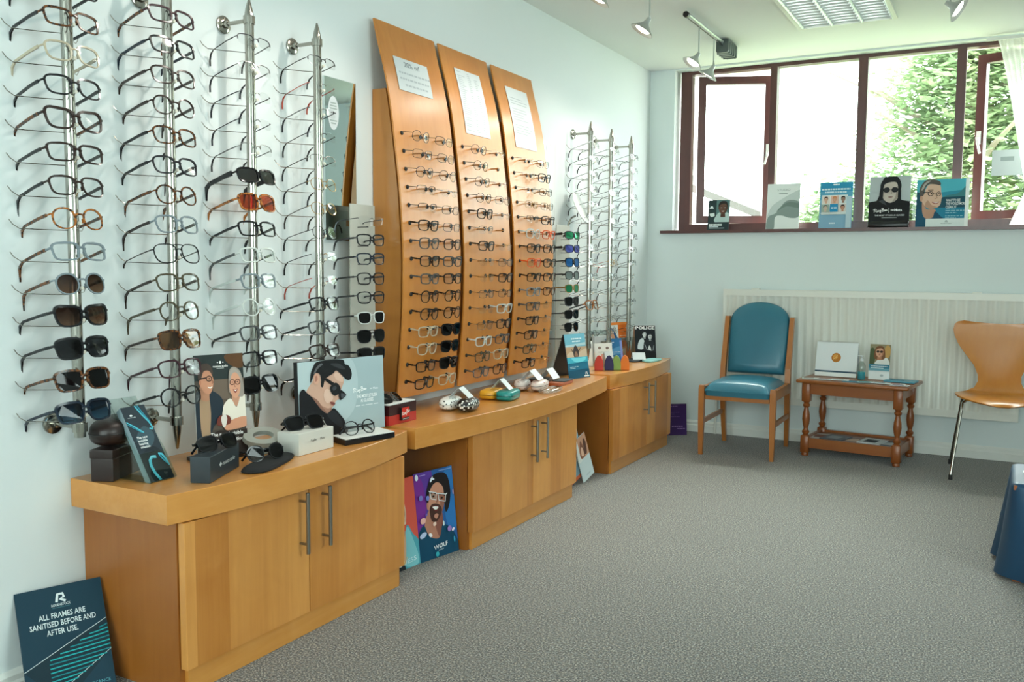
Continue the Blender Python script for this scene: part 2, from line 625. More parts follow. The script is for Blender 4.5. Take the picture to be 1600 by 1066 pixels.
def tree(label, base, ztop, crown, n, leafmat, seed):
    rnd = random.Random(seed)
    t = thing('tree', label, 'tree', base, group='trees beyond the window')
    tr = MB()
    tr.tube([(0, 0, 0), (0.05, 0, 1.2), (-0.05, 0.1, 2.4), (0.1, 0, ztop)], 0.15, 8, rs=[0.2, 0.15, 0.11, 0.04])
    put('trunk', tr, M_bark, t, smooth=60)
    for k in range(9):
        a = rnd.uniform(0, 2*PI)
        z = rnd.uniform(1.4, ztop*0.8)
        l = rnd.uniform(1.0, 2.2)
        pts = [(0, 0, z), (l*0.5*math.cos(a), l*0.5*math.sin(a), z+l*0.35), (l*math.cos(a), l*math.sin(a), z+l*0.6)]
        put('branch', MB().tube(pts, 0.04, 6, rs=[0.06, 0.035, 0.012]), M_bark, t)
    vs, fs = [], []
    for c, r in crown:
        cl = [(Vector(c)+Vector((rnd.gauss(0, r[0]*0.5), rnd.gauss(0, r[1]*0.5), rnd.gauss(0, r[2]*0.5)))) for _ in range(60)]
        for k in range(n):
            q = rnd.choice(cl)
            p0 = q+Vector((rnd.gauss(0, .28), rnd.gauss(0, .28), rnd.gauss(0, .22)))
            a, b2 = rnd.uniform(0, 2*PI), rnd.uniform(-0.7, 0.7)
            u = Vector((math.cos(a), math.sin(a), b2*0.7)).normalized()
            w = u.cross(Vector((rnd.uniform(-.6, .6), rnd.uniform(-.6, .6), 1))).normalized()
            sl = rnd.uniform(0.05, 0.10)
            i0 = len(vs)
            vs += [tuple(p0-u*sl), tuple(p0+w*sl*0.42), tuple(p0+u*sl), tuple(p0-w*sl*0.42)]
            fs.append((i0, i0+1, i0+2, i0+3))
    me = bpy.data.meshes.new('foliage')
    me.from_pydata(vs, [], fs)
    f = link('foliage', me, leafmat, t)
    f['kind'] = 'stuff'
    return t
tree('broad leafy green tree filling the middle of the window view', (1.6, 13.2, -0.8), 5.5,
     [((0, 0, 2.6), (1.3, 0.9, 1.1)), ((0.1, 0, 4.0), (1.0, 0.9, 1.1)), ((-0.8, 0.3, 1.9), (0.9, 0.7, 0.8)), ((1.1, 0.2, 3.6), (1.0, 0.8, 1.3)), ((0.4, 0, 5.0), (0.7, 0.7, 0.7)), ((-1.3, 0.2, 2.5), (0.5, 0.5, 0.6))], 5200, M_leaf, 3)
tree('paler leafy tree behind the net curtain and open casement', (4.9, 16.5, -0.8), 6.5,
     [((0, 0, 3.0), (1.4, 1.0, 1.4)), ((-0.4, 0, 4.6), (1.3, 1.0, 1.2)), ((-1.2, 0, 2.2), (1.0, 0.8, 0.9))], 5200, M_leaf2, 5)
h = thing('neighbour_house', 'pale neighbouring house roof low beyond the open casement', 'house', (-2.4, 12.5, -0.8))
put('wall', MB().box(-2.2, 0, 0, 1.75, 4, 2.45), mat('house_wall', '#8f8a82', 0.9, noise=0.05), h)
rf = MB()
rf.loft([[(-2.6, y_, 4.40), (1.95, y_, 2.50), (1.95, y_, 2.60), (-2.6, y_, 4.52)] for y_ in (-0.35, 4.3)])
put('roof', rf, mat('house_roof', '#4a4542', 0.9, noise=0.15, nscale=8), h)

# ------------------------------------------------------------------ display cabinets and worktops
def arcfront(xe0, xe1, sag, y0, y1, n=20):
    """points along a bowed front edge"""
    return [(xe0+(xe1-xe0)*t+sag*(1-(2*t-1)**2), y0+(y1-y0)*t) for t in [i/n for i in range(n+1)]]
ZC = 0.546
def worktop(label, xe0, xe1, sag, y0, y1):
    poly = [(WX+0.002, y1), (WX+0.002, y0)]+arcfront(xe0, xe1, sag, y0, y1)
    poly = [(x, y) for x, y in poly]
    o = put('worktop', MB().prism_z(poly, ZC-0.078, ZC, bev=0.0015), M_maple_top, smooth=25)
    return tag(o, label, 'worktop', 'bow-fronted maple worktops')
worktop('thick bow-fronted maple worktop carrying the brown case and couple photo card', 0.421, 0.413, 0.062, 1.537, 2.593)
worktop('longest bow-fronted maple worktop below the three wooden frame panels', 0.413, 0.397, 0.075, 2.643, 4.46)
worktop('bow-fronted maple worktop in the corner below the far chrome poles', 0.392, 0.372, 0.05, 4.518, 5.58)

def handle(parent, x, y, z0, z1):
    h = MB()
    h.tube([(x+0.032, y, z0), (x+0.032, y, z1)], 0.006, 10)
    for z in (z0+0.028, z1-0.028):
        h.tube([(x, y, z), (x+0.032, y, z)], 0.004, 8)
    return put('handle', h, M_steel, parent, smooth=50)
def cabinet(label, xf, y0, y1, ysplit, hy, drift=0.0):
    c = thing('cabinet', label, 'cabinet', (0, 0, 0), group='maple base cabinets')
    zt = ZC-0.079
    x1 = xf-0.022
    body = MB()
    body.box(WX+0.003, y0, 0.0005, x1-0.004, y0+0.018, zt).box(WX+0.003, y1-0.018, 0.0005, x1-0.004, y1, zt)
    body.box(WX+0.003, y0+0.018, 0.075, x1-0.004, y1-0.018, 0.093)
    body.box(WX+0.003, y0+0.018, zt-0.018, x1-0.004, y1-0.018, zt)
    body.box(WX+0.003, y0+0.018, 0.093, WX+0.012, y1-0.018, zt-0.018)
    put('body', body, M_maple_shaded, c)
    put('plinth', MB().box(xf-0.034, y0+0.0185, 0.0005, xf-0.014, y1-0.0185, 0.073), M_maple_top, c)
    for a, b, yh in ((y0+0.004, ysplit-0.0015, hy[0]), (ysplit+0.0015, y1-0.004, hy[1])):
        d = put('door', MB().prism_z(rrect(x1-0.002, a, xf, b, 0.0012, 1), 0.074, zt-0.002), M_maple, c)
        handle(d, xf, yh, 0.270, 0.456)
    return c
cabinet('maple two-door cabinet beside the blue sanitising sign', 0.438, 1.572, 2.545, 2.048, (2.007, 2.108))
cabinet('maple two-door cabinet below the three wooden frame panels', 0.448, 2.985, 3.972, 3.506, (3.486, 3.586))
cabinet('maple two-door cabinet beside the purple card in the corner', 0.420, 4.497, 5.47, 5.03, (4.975, 5.084))

# ------------------------------------------------------------------ wooden frame panels on their backing box
PC = [-0.004, 0.014, -0.157, 0.314, 0.037]
import_prof = [(0.619, .175), (.769, .189), (.921, .202), (1.046, .206), (1.17, .207), (1.294, .201), (1.417, .192), (1.564, .175), (1.786, .143), (1.909, .116), (1.994, .092), (2.081, .071)]
def prof(z):
    P = import_prof
    if z <= P[0][0]:
        a, b = P[0], P[1]
    elif z >= P[-1][0]:
        a, b = P[-2], P[-1]
    else:
        for i in range(len(P)-1):
            if P[i][0] <= z <= P[i+1][0]:
                # smooth (catmull-rom) interpolation
                p0, p1, p2, p3 = P[max(i-1, 0)], P[i], P[i+1], P[min(i+2, len(P)-1)]
                t = (z-p1[0])/(p2[0]-p1[0])
                m1 = (p2[1]-p0[1])/(p2[0]-p0[0])*(p2[0]-p1[0])
                m2 = (p3[1]-p1[1])/(p3[0]-p1[0])*(p2[0]-p1[0])
                return (2*t**3-3*t**2+1)*p1[1]+(t**3-2*t**2+t)*m1+(-2*t**3+3*t**2)*p2[1]+(t**3-t**2)*m2
    return a[1]+(b[1]-a[1])*(z-a[0])/(b[0]-a[0])
def pslope(z):
    return (prof(z+0.01)-prof(z-0.01))/0.02
ZP0, ZP1 = 0.606, 2.09
box = MB()
zz = [0.63+(1.823-0.63)*i/24 for i in range(25)]
poly = [(WX+0.003, 2.887, 1.823), (WX+0.003, 2.887, 0.63)]+[(prof(z)-0.030, 2.887, z) for z in zz]
box.extrude(poly, (0, 1.29, 0))
o = put('panel_backing_box', box, mat_wood('maple_box', '#b06f2b', '#c98c47', 2, 0.5, var=0.1))
tag(o, 'tall maple backing box on the wall behind the three wooden frame panels', 'display box')
M_grom = M_rubber
PANELS = [(2.865, 3.28, 'with the 20% off notice'), (3.312, 3.722, 'in the middle'), (3.765, 4.178, 'next to the round mirror')]
PLAB = ['curved maple frame panel carrying the landscape discount notice', 'middle curved maple frame panel carrying the long price list', 'curved maple frame panel closest to the round mirror']
ROWS = [1.650-0.07*k for k in range(15)]
grom = MB().lathe([(0.0, 0.0), (0.0085, 0.0), (0.0085, 0.003), (0.0065, 0.0055), (0.0, 0.006)], 10, cap=False).mesh('grommet')
rodm = MB().tube([(0, 0, 0), (0, 0, 0.040)], 0.0028, 6).mesh('holder_rod')
M_amber = mat('amber_rod', '#a9743c', 0.3)
PANEL_OBJS = []
for pi, (y0, y1, w) in enumerate(PANELS):
    pm = MB()
    zs = [ZP0+(ZP1-ZP0)*i/40 for i in range(41)]
    rings = []
    for z in zs:
        s = pslope(z)
        l = math.hypot(1, s)
        nx, nz = 1/l, -s/l
        x = prof(z)
        rings.append([(x-0.007*nx, y0, z-0.007*nz), (x, y0, z), (x, y1, z), (x-0.007*nx, y1, z-0.007*nz)])
    pm.loft(rings)
    t = thing('frame_panel', PLAB[pi], 'display panel', (0, 0, 0), group='curved wooden frame panels')
    b = put('board', pm, M_panel, t, smooth=30)
    PANEL_OBJS.append(t)

# ------------------------------------------------------------------ eyeglasses
def sup(a, b, n, taper=0.0, lift=0.0, N=20, side=1):
    """lens outline in (y,z), outer side = +side; taper widens the top, lift raises the outer top corner"""
    out = []
    for k in range(N):
        t = 2*PI*k/N
        c, s_ = math.cos(t), math.sin(t)
        y = a*math.copysign(abs(c)**(2/n), c)
        z = b*math.copysign(abs(s_)**(2/n), s_)
        y *= 1+taper*z/b
        if lift and z > 0:
            z += lift*max(0, y/a)*(z/b)
        out.append((y*side, z))
    return out
# style: a, b, n, taper, lift, gap(half bridge), rim radial, rim depth, kind
STYLES = {
    'rectangular': (0.0268, 0.0182, 4.0, 0.07, 0.0, 0.009, 0.0030, 0.0035, 'full'),
    'rounded': (0.0262, 0.0200, 3.2, 0.09, 0.0, 0.010, 0.0026, 0.0033, 'full'),
    'round': (0.0235, 0.0220, 2.2, 0.0, 0.0, 0.011, 0.0022, 0.003, 'full'),
    'square': (0.0270, 0.0215, 3.6, 0.10, 0.0, 0.009, 0.0034, 0.004, 'full'),
    'cat-eye': (0.0270, 0.0205, 3.2, 0.12, 0.006, 0.009, 0.0036, 0.004, 'full'),
    'aviator': (0.0285, 0.0235, 2.8, 0.10, 0.0, 0.009, 0.0018, 0.0025, 'full'),
    'wraparound': (0.0310, 0.0185, 3.4, 0.06, 0.002, 0.0065, 0.0030, 0.0045, 'full'),
    'thin rectangular': (0.0265, 0.0165, 3.6, 0.03, 0.0, 0.009, 0.0011, 0.0016, 'full'),
    'thin round': (0.0240, 0.0200, 2.3, 0.0, 0.0, 0.010, 0.0010, 0.0015, 'full'),
    'half-rim': (0.0265, 0.0165, 3.4, 0.04, 0.0, 0.009, 0.0014, 0.0020, 'half'),
    'rimless': (0.0255, 0.0165, 2.8, 0.02, 0.0, 0.009, 0.0009, 0.0012, 'none'),
}
GM = {}
def wrap(y, z, k=2.2):
    return (-k*y*y, y, z)
def gmesh(style):
    if style in GM:
        return GM[style]
    a, b, n, tp, lf, gap, rr, rd, kind = STYLES[style]
    fr = MB()
    cy = a+gap
    lenses = []
    for sd in (1, -1):
        ol = [(sd*cy+y, z) for y, z in sup(a, b, n, tp, lf, 20, sd)]
        if sd < 0:
            ol = ol[::-1]
        NN = len(ol)
        if kind != 'none':
            idx = list(range(NN))
            if kind == 'half':
                idx = [i for i in range(NN) if ol[i][1] > -0.002]
                idx.sort(key=lambda i: ol[i][0])
            rings = []
            for q in idx:
                y, z = ol[q]
                dy, dz = y-sd*cy, z
                l = math.hypot(dy, dz) or 1
                dy, dz = dy/l, dz/l
                ex = rr*(1.5 if (z > 0 and rr > 0.002) else 1.0)
                x0 = wrap(y, z)[0]
                rings.append([(x0+rd/2, y-dy*0.0006, z-dz*0.0006), (x0+rd/2, y+dy*ex, z+dz*ex), (x0-rd/2, y+dy*ex, z+dz*ex), (x0-rd/2, y-dy*0.0006, z-dz*0.0006)])
            if kind == 'full':
                rings.append(rings[0])
                fr.loft(rings, 0, False)
            else:
                fr.loft(rings, 0, True)
        # hinge lug
        zl = b*0.45+lf*0.5
        ye = sd*(cy+a*(1+tp*0.4)+rr)
        if kind != 'none':
            fr.tube([wrap(ye-sd*0.003, zl), wrap(ye+sd*0.002, zl), (wrap(ye, 0)[0]-0.012, ye+sd*0.0035, zl)], 0.002, 6, rs=[max(rr*0.9, 0.0013)]*3)
        # lens
        lm = MB()
        f0 = [(wrap(y, z)[0]+0.0006, y, z) for y, z in ol]
        f1 = [(x-0.0014, y, z) for x, y, z in f0]
        lm.loft([f1, f0], 0, True)
        me = lm.mesh('lens')
        lenses.append(me)
    zb = b*0.35
    fr.tube([wrap(-gap-0.001, zb-0.001), (0.001, -gap*0.4, zb+0.0025), (0.001, gap*0.4, zb+0.0025), wrap(gap+0.001, zb-0.001)], 0.002, 6, rs=[max(rr, 0.0012)]*4)
    if style == 'aviator':
        fr.tube([wrap(-gap-0.004, b*0.92), (0.0, 0, b*0.95), wrap(gap+0.004, b*0.92)], 0.0014, 6)
    # nose pads
    for sd in ((1, -1) if kind == 'full' else ()):
        fr.obox((-0.005, sd*gap*0.85, -0.004), (0.001, 0, 0), (0, 0.0015, 0), (0, 0, 0.005))
    ye = cy+a*(1+tp*0.4)+rr+0.0035
    zl = b*0.45+lf*0.5
    xh = wrap(ye, 0)[0]-0.012
    temples = {}
    thick = (0.0012, 0.0012) if rr < 0.002 else (0.0018, 0.0034)
    if style == 'wraparound':
        thick = (0.002, 0.007)
    for key in ('long', 'short', 'folded'):
        pair = []
        for sd in (1, -1):
            tm = MB()
            if key == 'long':
                pts = [(xh, ye*sd, zl), (xh-0.03, (ye+0.001)*sd, zl), (xh-0.088, (ye-0.002)*sd, zl-0.001), (xh-0.104, (ye-0.004)*sd, zl-0.008), (xh-0.115, (ye-0.006)*sd, zl-0.022), (xh-0.120, (ye-0.007)*sd, zl-0.038)]
                sc = [1, 0.9, 0.85, 0.95, 1.1, 0.9]
            elif key == 'short':
                pts = [(xh, ye*sd, zl), (xh-0.015, (ye-0.002)*sd, zl), (xh-0.034, (ye-0.006)*sd, zl)]
                sc = [1, 0.95, 0.9]
            else:
                pts = [(xh, ye*sd, zl), (xh-0.006, (ye-0.01)*sd, zl), (xh-0.01-0.004*sd, -(ye-0.02)*sd, zl-0.004), (xh-0.012-0.004*sd, -(ye-0.0)*sd, zl-0.02)]
                sc = [1, 0.9, 0.9, 0.9]
            rings = []
            m_ = len(pts)
            for i in range(m_):
                p0, p1 = Vector(pts[max(i-1, 0)]), Vector(pts[min(i+1, m_-1)])
                t_ = (p1-p0).normalized()
                u = t_.cross(Vector((0, 0, 1)))
                u = u.normalized() if u.length > 1e-4 else Vector((0, 1, 0))
                w_ = u.cross(t_).normalized()
                c_ = Vector(pts[i])
                e, g = thick[0]*sc[i], thick[1]*sc[i]
                if rr < 0.002 and key == 'long' and i >= 3:
                    e, g = 0.0017, 0.0022
                rings.append([c_+u*e+w_*g, c_-u*e+w_*g, c_-u*e-w_*g, c_+u*e-w_*g])
            if kind == 'none':
                tm.tube([wrap(sd*(ye-0.007), zl), wrap(sd*(ye-0.002), zl), (xh, sd*ye, zl)], 0.0013, 6)
            tm.loft(rings)
            pair.append(tm.mesh('temple'))
        temples[key] = pair
    me = fr.mesh('frame_front')
    autosmooth(me, 45)
    GM[style] = (me, lenses, temples)
    return GM[style]

# frame finishes
FM = {
    'black': mat('acetate_black', '#101216', 0.18, noise=0.02),
    'dark brown': mat('acetate_dark_brown', '#2b1d18', 0.2, noise=0.1),
    'tortoiseshell': mat_spots('acetate_tortoise', '#6b3f1c', '#21130d', 150, 0.35, 0.2, 0.25),
    'amber tortoiseshell': mat_spots('acetate_amber', '#a9662b', '#2c180c', 130, 0.25, 0.2, 0.3),
    'champagne': mat('acetate_champagne', '#b7ab94', 0.2, noise=0.05),
    'grey crystal': mat('acetate_grey', '#77838a', 0.18, noise=0.05),
    'clear': mat('acetate_clear', '#c3c9c5', 0.15, noise=0.03),
    'navy': mat('acetate_navy', '#152231', 0.18, noise=0.03),
    'olive': mat('acetate_olive', '#4d4636', 0.2, noise=0.15),
    'burgundy': mat('acetate_burgundy', '#3b2229', 0.2, noise=0.08),
    'gunmetal': mat('metal_gun', '#33353a', 0.3, 0.8, noise=0.03),
    'silver': mat('metal_silver', '#a9aaa8', 0.25, 1.0, noise=0.03),
    'gold': mat('metal_gold', '#b08c52', 0.28, 1.0, noise=0.03),
    'red': mat('acetate_red', '#a5402f', 0.25, noise=0.03),
    'orange': mat('acetate_orange', '#d2582b', 0.25, noise=0.03),
    'grey': mat('acetate_smoke', '#4a4d4f', 0.2, noise=0.1),
}
LM = {
    'clear': mat_clear('lens_clear', '#fbfcfc', 0.01),
    'grey': mat_clear('lens_grey', '#6d6f73', 0.01),
    'dark': mat_clear('lens_dark', '#2c2d31', 0.01),
    'brown': mat_clear('lens_brown', '#000', 0.01, grad=('#b39a86', '#6b4f40')),
    'blue': mat_clear('lens_blue', '#000', 0.01, grad=('#8fb0c4', '#2c4a63')),
    'tan': mat_clear('lens_tan', '#b89c7c', 0.04),
    'orange': mat_clear('lens_orange', '#d9822f', 0.05),
    'grey-green': mat_clear('lens_greygreen', '#5d6460', 0.10),
}
for nm, c in (('green', '#2f8f63'), ('violet', '#5a62b8'), ('sky', '#2f6fb3'), ('chrome', '#8e9896')):
    LM['mirrored '+nm] = mat('lens_mirror_'+nm, c, 0.12, 0.85, noise=0.1, nscale=60)
TEMPLES_DARK = {'silver': 'gunmetal'}
def glasses(style, fcol, lcol, loc, rz, tilt, label, group, temple='long', tcol=None, tilt_side=0.0, scale=1.0):
    sun = lcol != 'clear'
    r = thing('sunglasses' if sun else 'eyeglasses', label, 'sunglasses' if sun else 'eyeglasses', loc, (tilt_side, -tilt, rz), group)
    r.scale = (scale, scale, scale)
    me, ls, tm = gmesh(style)
    link('frame_front', me, FM[fcol], r, per_object=True)
    for l_ in ls:
        link('lens', l_, LM[lcol], r, per_object=True)
    if temple:
        for t_ in tm[temple]:
            link('temple', t_, FM[tcol or fcol], r, per_object=True)
    return r
ORD = ['top', 'second', 'third', 'fourth', 'fifth', 'sixth', 'seventh', 'eighth', 'ninth', 'tenth', 'eleventh', 'twelfth', 'thirteenth', 'bottom']

# ------------------------------------------------------------------ chrome display poles
PX = 0.155
hold = MB()
for sd in (1, -1):
    hold.tube([(-0.006, 0, 0), (-0.05, sd*0.045, 0.001), (-0.088, sd*0.088, 0.003), (-0.097, sd*0.100, 0.014), (-0.102, sd*0.106, 0.026)], 0.0013, 5)
hold.tube([(0.012, 0, 0.002), (0.026, 0, 0.016)], 0.0016, 5)
hold_me = hold.mesh('holder_wire')
knob_me = MB().lathe([(0.0, -0.004), (0.0042, -0.004), (0.0055, 0.0), (0.0042, 0.004), (0, 0.004)], 10, cap=False).mesh('nose_knob')
M_knob = mat('clear_knob', '#d6d2c4', 0.3, noise=0.05)
def pole(y, label, zbot, cone_bottom=True, ztop=1.957, arm_b=0.668, arm_t=1.892, nrow=14):
    t = thing('display_pole', label, 'display pole', (PX, y, 0), group='chrome spectacle display poles')
    z0 = zbot
    put('pole', MB().lathe([(0.0145, z0), (0.0145, 1.885)], 20), M_chrome, t, smooth=40)
    put('finial', MB().lathe([(0.0148, 1.8852), (0.0148, 1.905), (0.0115, 1.925), (0.003, 1.957), (0.0005, 1.9575)], 20), M_chrome, t, smooth=40)
    if cone_bottom:
        put('finial', MB().lathe([(0.0012, 0.592), (0.004, 0.594), (0.0115, 0.645), (0.0135, z0-0.0002)], 20), M_chrome, t, smooth=40)
    for z in (arm_b, arm_t):
        a = MB()
        a.tube([(-0.015, 0, z), (WX-PX+0.02, 0, z)], 0.0065, 10)
        br = put('bracket_arm', a, M_chrome, t, smooth=50)
        put('collar', MB().lathe([(0.0148, z-0.012), (0.0185, z-0.012), (0.0185, z+0.012), (0.0148, z+0.012)], 20, cap=False), M_chrome, br, smooth=40)
        f = MB()
        pr = [(0.0, 0.0), (0.028, 0.0), (0.028, 0.006), (0.024, 0.008), (0.012, 0.009), (0.0105, 0.026), (0.0, 0.028)]
        rings = [[(WX-PX+h_+0.0004, r_*math.cos(2*PI*k/18), z+r_*math.sin(2*PI*k/18)) for k in range(18)] for r_, h_ in pr]
        f.loft(rings, 0, False)
        for k in range(3):
            aa = PI/2+k*2*PI/3
            f.obox((WX-PX+0.0085, 0.019*math.cos(aa), z+0.019*math.sin(aa)), (0.001, 0, 0), (0, 0.0025, 0), (0, 0, 0.0025), 1)
        put('flange', f, [M_chrome, M_steel], br, smooth=35)
    for k in range(nrow):
        z = 1.822-0.0825*k
        h_ = link('holder_wire', hold_me, M_chrome, t, (0, 0, z-0.028))
        link('nose_knob', knob_me, M_knob, h_, (0.027, 0, 0.0175), (0, PI/2, 0))
    return t
POLES = [(1.490, 'the pole over the brown case'), (1.803, 'the pole behind the leaflet holder'), (2.119, 'the pole behind the couple photo card'), (2.434, 'the pole in front of the mirror'),
         (4.752, 'the far pole nearest the round mirror'), (5.058, 'the middle far pole'), (5.381, 'the corner pole')]
PLABEL = ['chrome display pole with a cut-off foot above the brown spectacle case', 'chrome display pole rising behind the clear leaflet holder',
          'chrome display pole rising behind the couple photo card', 'chrome display pole in front of the wall mirror', 'first far chrome pole, just past the round vanity mirror',
          'middle one of the three far chrome poles', 'far chrome pole closest to the window corner']
for i, (y, w) in enumerate(POLES):
    pole(y, PLABEL[i], 0.679 if i == 0 else 0.6685, i != 0, arm_b=0.705 if i == 0 else 0.676)

R, RO, RD, SQ, CE, AV, WR, TR, TO, HR, RL = 'rectangular', 'rounded', 'round', 'square', 'cat-eye', 'aviator', 'wraparound', 'thin rectangular', 'thin round', 'half-rim', 'rimless'
c_ = 'clear'
STOCK = [
    # (style, frame, lens, temple colour)
    [(R, 'black', c_, None), (R, 'tortoiseshell', c_, 'black'), (RO, 'champagne', c_, 'champagne'), (RO, 'black', c_, None), (CE, 'dark brown', c_, 'tortoiseshell'), (R, 'dark brown', c_, 'black'), (RO, 'dark brown', c_, 'black'),
     (RD, 'amber tortoiseshell', c_, 'tortoiseshell'), (R, 'grey crystal', c_, 'tortoiseshell'), (RD, 'grey crystal', 'brown', 'tortoiseshell'), (CE, 'black', 'brown', None), (SQ, 'black', 'grey', None), (SQ, 'tortoiseshell', 'dark', 'tortoiseshell'), (SQ, 'navy', 'blue', None)],
    [(R, 'burgundy', c_, 'tortoiseshell'), (R, 'black', c_, 'navy'), (RO, 'dark brown', c_, None), (RD, 'dark brown', c_, None), (RO, 'tortoiseshell', c_, 'black'), (RO, 'gunmetal', c_, 'black'), (RD, 'tortoiseshell', c_, None),
     (RO, 'grey crystal', c_, 'dark brown'), (AV, 'black', c_, 'dark brown'), (RO, 'olive', c_, 'dark brown'), (RD, 'olive', c_, None), (SQ, 'tortoiseshell', 'tan', 'dark brown'), (RO, 'burgundy', c_, None), (RD, 'black', c_, None)],
    [(HR, 'gunmetal', c_, 'black'), (HR, 'silver', c_, 'gunmetal'), (RL, 'silver', c_, 'gunmetal'), (RL, 'gunmetal', c_, None), (HR, 'silver', c_, 'black'), (WR, 'black', 'grey-green', None), (SQ, 'amber tortoiseshell', 'orange', None),
     (R, 'black', c_, None), (R, 'clear', c_, 'grey'), (R, 'grey crystal', c_, 'clear'), (RD, 'clear', c_, None), (R, 'grey', c_, 'black'), (R, 'black', c_, 'grey'), (SQ, 'black', 'dark', None)],
    [(HR, 'black', c_, None), (RL, 'silver', c_, 'red'), (RL, 'silver', c_, 'gunmetal'), (RL, 'gunmetal', c_, 'black'), (HR, 'silver', c_, 'black'), (TO, 'gold', c_, 'gunmetal'), (TO, 'gold', c_, 'dark brown'),
     (TO, 'gunmetal', c_, 'black'), (RL, 'gold', c_, 'black'), (RL, 'silver', c_, 'red'), (R, 'black', c_, None), (R, 'grey', c_, 'black'), (R, 'dark brown', c_, 'black'), (R, 'black', c_, None)],
]
FAR = [(RL, 'silver', c_, 'gunmetal'), (TR, 'silver', c_, 'gunmetal'), (RL, 'gunmetal', c_, None), (TO, 'silver', c_, 'gunmetal'), (HR, 'gunmetal', c_, 'black'), (RL, 'gold', c_, 'dark brown'), (TR, 'gunmetal', c_, 'black'), (HR, 'silver', c_, 'gunmetal')]
rnd = random.Random(11)
for k in range(3):
    STOCK.append([FAR[rnd.randrange(len(FAR))] for _ in range(14)])
STOCK[5][8] = (TR, 'gold', c_, 'red')
STOCK[5][9] = (TR, 'gunmetal', c_, 'navy')
STOCK[4][11] = (SQ, 'amber tortoiseshell', c_, 'gunmetal')
for i, (y, w) in enumerate(POLES):
    for k in range(14):
        st, fc, lc, tc_ = STOCK[i][k]
        if k == 13:
            which = 'bottom pair'
        elif k == 0:
            which = 'top pair'
        else:
            which = ORD[k]+' pair down'
        kind = 'sunglasses' if lc != 'clear' else 'eyeglasses'
        lab = f'{fc} {st} {kind}, {which} on {w}'
        jit = random.uniform(-1, 1)
        glasses(st, fc, lc, (PX+0.030, y+0.002*jit, 1.822-0.0825*k+0.001), math.radians(2.5*jit), math.radians(15+2*random.uniform(-1, 1)), lab, 'spectacles on '+w, 'long', tc_, scale=1.15 if lc != 'clear' or st not in (RL, HR, TR, TO) else 1.06)

# ------------------------------------------------------------------ spectacles on the three wooden panels
COLS = ((0.045+0.066), (0.217+0.062))
KINDS1 = [[(TO, 'gunmetal'), (TR, 'black')], [(TR, 'gunmetal'), (TR, 'black')], [(TO, 'gunmetal'), (TO, 'black')], [(HR, 'gunmetal'), (RL, 'silver')], [(HR, 'black'), (TR, 'black')], [(R, 'black'), (TR, 'grey')], [(RO, 'grey'), (RO, 'dark brown')],
          [(R, 'black'), (R, 'grey')], [(R, 'grey'), (R, 'black')], [(RD, 'dark brown'), (RD, 'black')], [(RD, 'gunmetal'), (RD, 'dark brown')], [(R, 'champagne'), (SQ, 'black', 'dark')], [(RO, 'champagne'), (SQ, 'black', 'dark')], [(R, 'black'), (SQ, 'black', 'dark')], [(R, 'black'), (RO, 'champagne')]]
KINDS2 = [[(TO, 'gunmetal'), (RL, 'silver')], [(TO, 'black'), None], [(TO, 'gunmetal'), (RL, 'silver')], [(TO, 'black'), (TR, 'silver')], [(RO, 'black'), (RL, 'silver')], [(HR, 'silver'), None], [(R, 'black'), (RL, 'gold')], [(RL, 'silver'), (TR, 'grey')],
          [(RL, 'gold'), (R, 'dark brown')], [(TR, 'grey'), (TR, 'gunmetal')], [(RL, 'silver'), (R, 'clear')], [(TR, 'silver'), (R, 'black')], [(R, 'clear'), (R, 'grey')], [(R, 'olive'), (RO, 'champagne')], [(R, 'grey'), (RO, 'dark brown')]]
KINDS3 = [[(RL, 'silver'), (TR, 'black')], [(RL, 'silver'), (R, 'black')], [(RL, 'silver'), (TR, 'gunmetal')], [(TR, 'gold'), (TR, 'olive')], [(HR, 'gunmetal'), (R, 'dark brown')], [(RO, 'clear'), (R, 'orange')], [(R, 'black'), (R, 'black')], [(R, 'orange'), (R, 'black')],
          [(R, 'black'), (R, 'dark brown')], [(R, 'grey crystal'), (R, 'tortoiseshell')], [(R, 'grey'), (RL, 'gold')], [(R, 'black'), (RL, 'silver')], [(R, 'dark brown'), (RL, 'gold')], [(R, 'olive'), (RL, 'silver')], [(R, 'black'), (RL, 'gold')]]
ROWN = ['top', 'second', 'third', 'fourth', 'fifth', 'sixth', 'seventh', 'middle', 'ninth', 'tenth', 'eleventh', 'twelfth', 'thirteenth', 'fourteenth', 'bottom']
PNAME = ['discount notice panel', 'price list panel', 'typed notice panel']
for pi, KK in enumerate((KINDS1, KINDS2, KINDS3)):
    y0 = PANELS[pi][0]
    for k, z in enumerate(ROWS):
        x = prof(z)
        th = math.atan(pslope(z))          # board lean
        for ci, off in enumerate(COLS):
            yc = y0+off
            for sd in (-1, 1):
                g = link('grommet', grom, M_grom, PANEL_OBJS[pi], (x, yc+sd*0.064, z), (0, PI/2+th, 0))
            rd = link('holder_rod', rodm, M_amber, PANEL_OBJS[pi], (x, yc, z-0.004), (0, PI/2, 0))
            it = KK[k][ci]
            if it is None:
                continue
            lc = it[2] if len(it) > 2 else 'clear'
            kind = 'sunglasses' if lc != 'clear' else 'eyeglasses'
            side = 'nearer the poles' if ci == 0 else 'nearer the window'
            side = ('first' if ci == 0 else 'second')
            lab = f'{it[1]} {it[0]} {kind}, {side} in the {ROWN[k]} row of the {PNAME[pi]}'
            j = random.uniform(-1, 1)
            glasses(it[0], it[1], lc, (x+0.054, yc+0.001*j, z-0.010), math.radians(2*j), math.radians(-7+2*random.uniform(-1, 1)), lab, 'spectacles on the '+PNAME[pi], 'short')

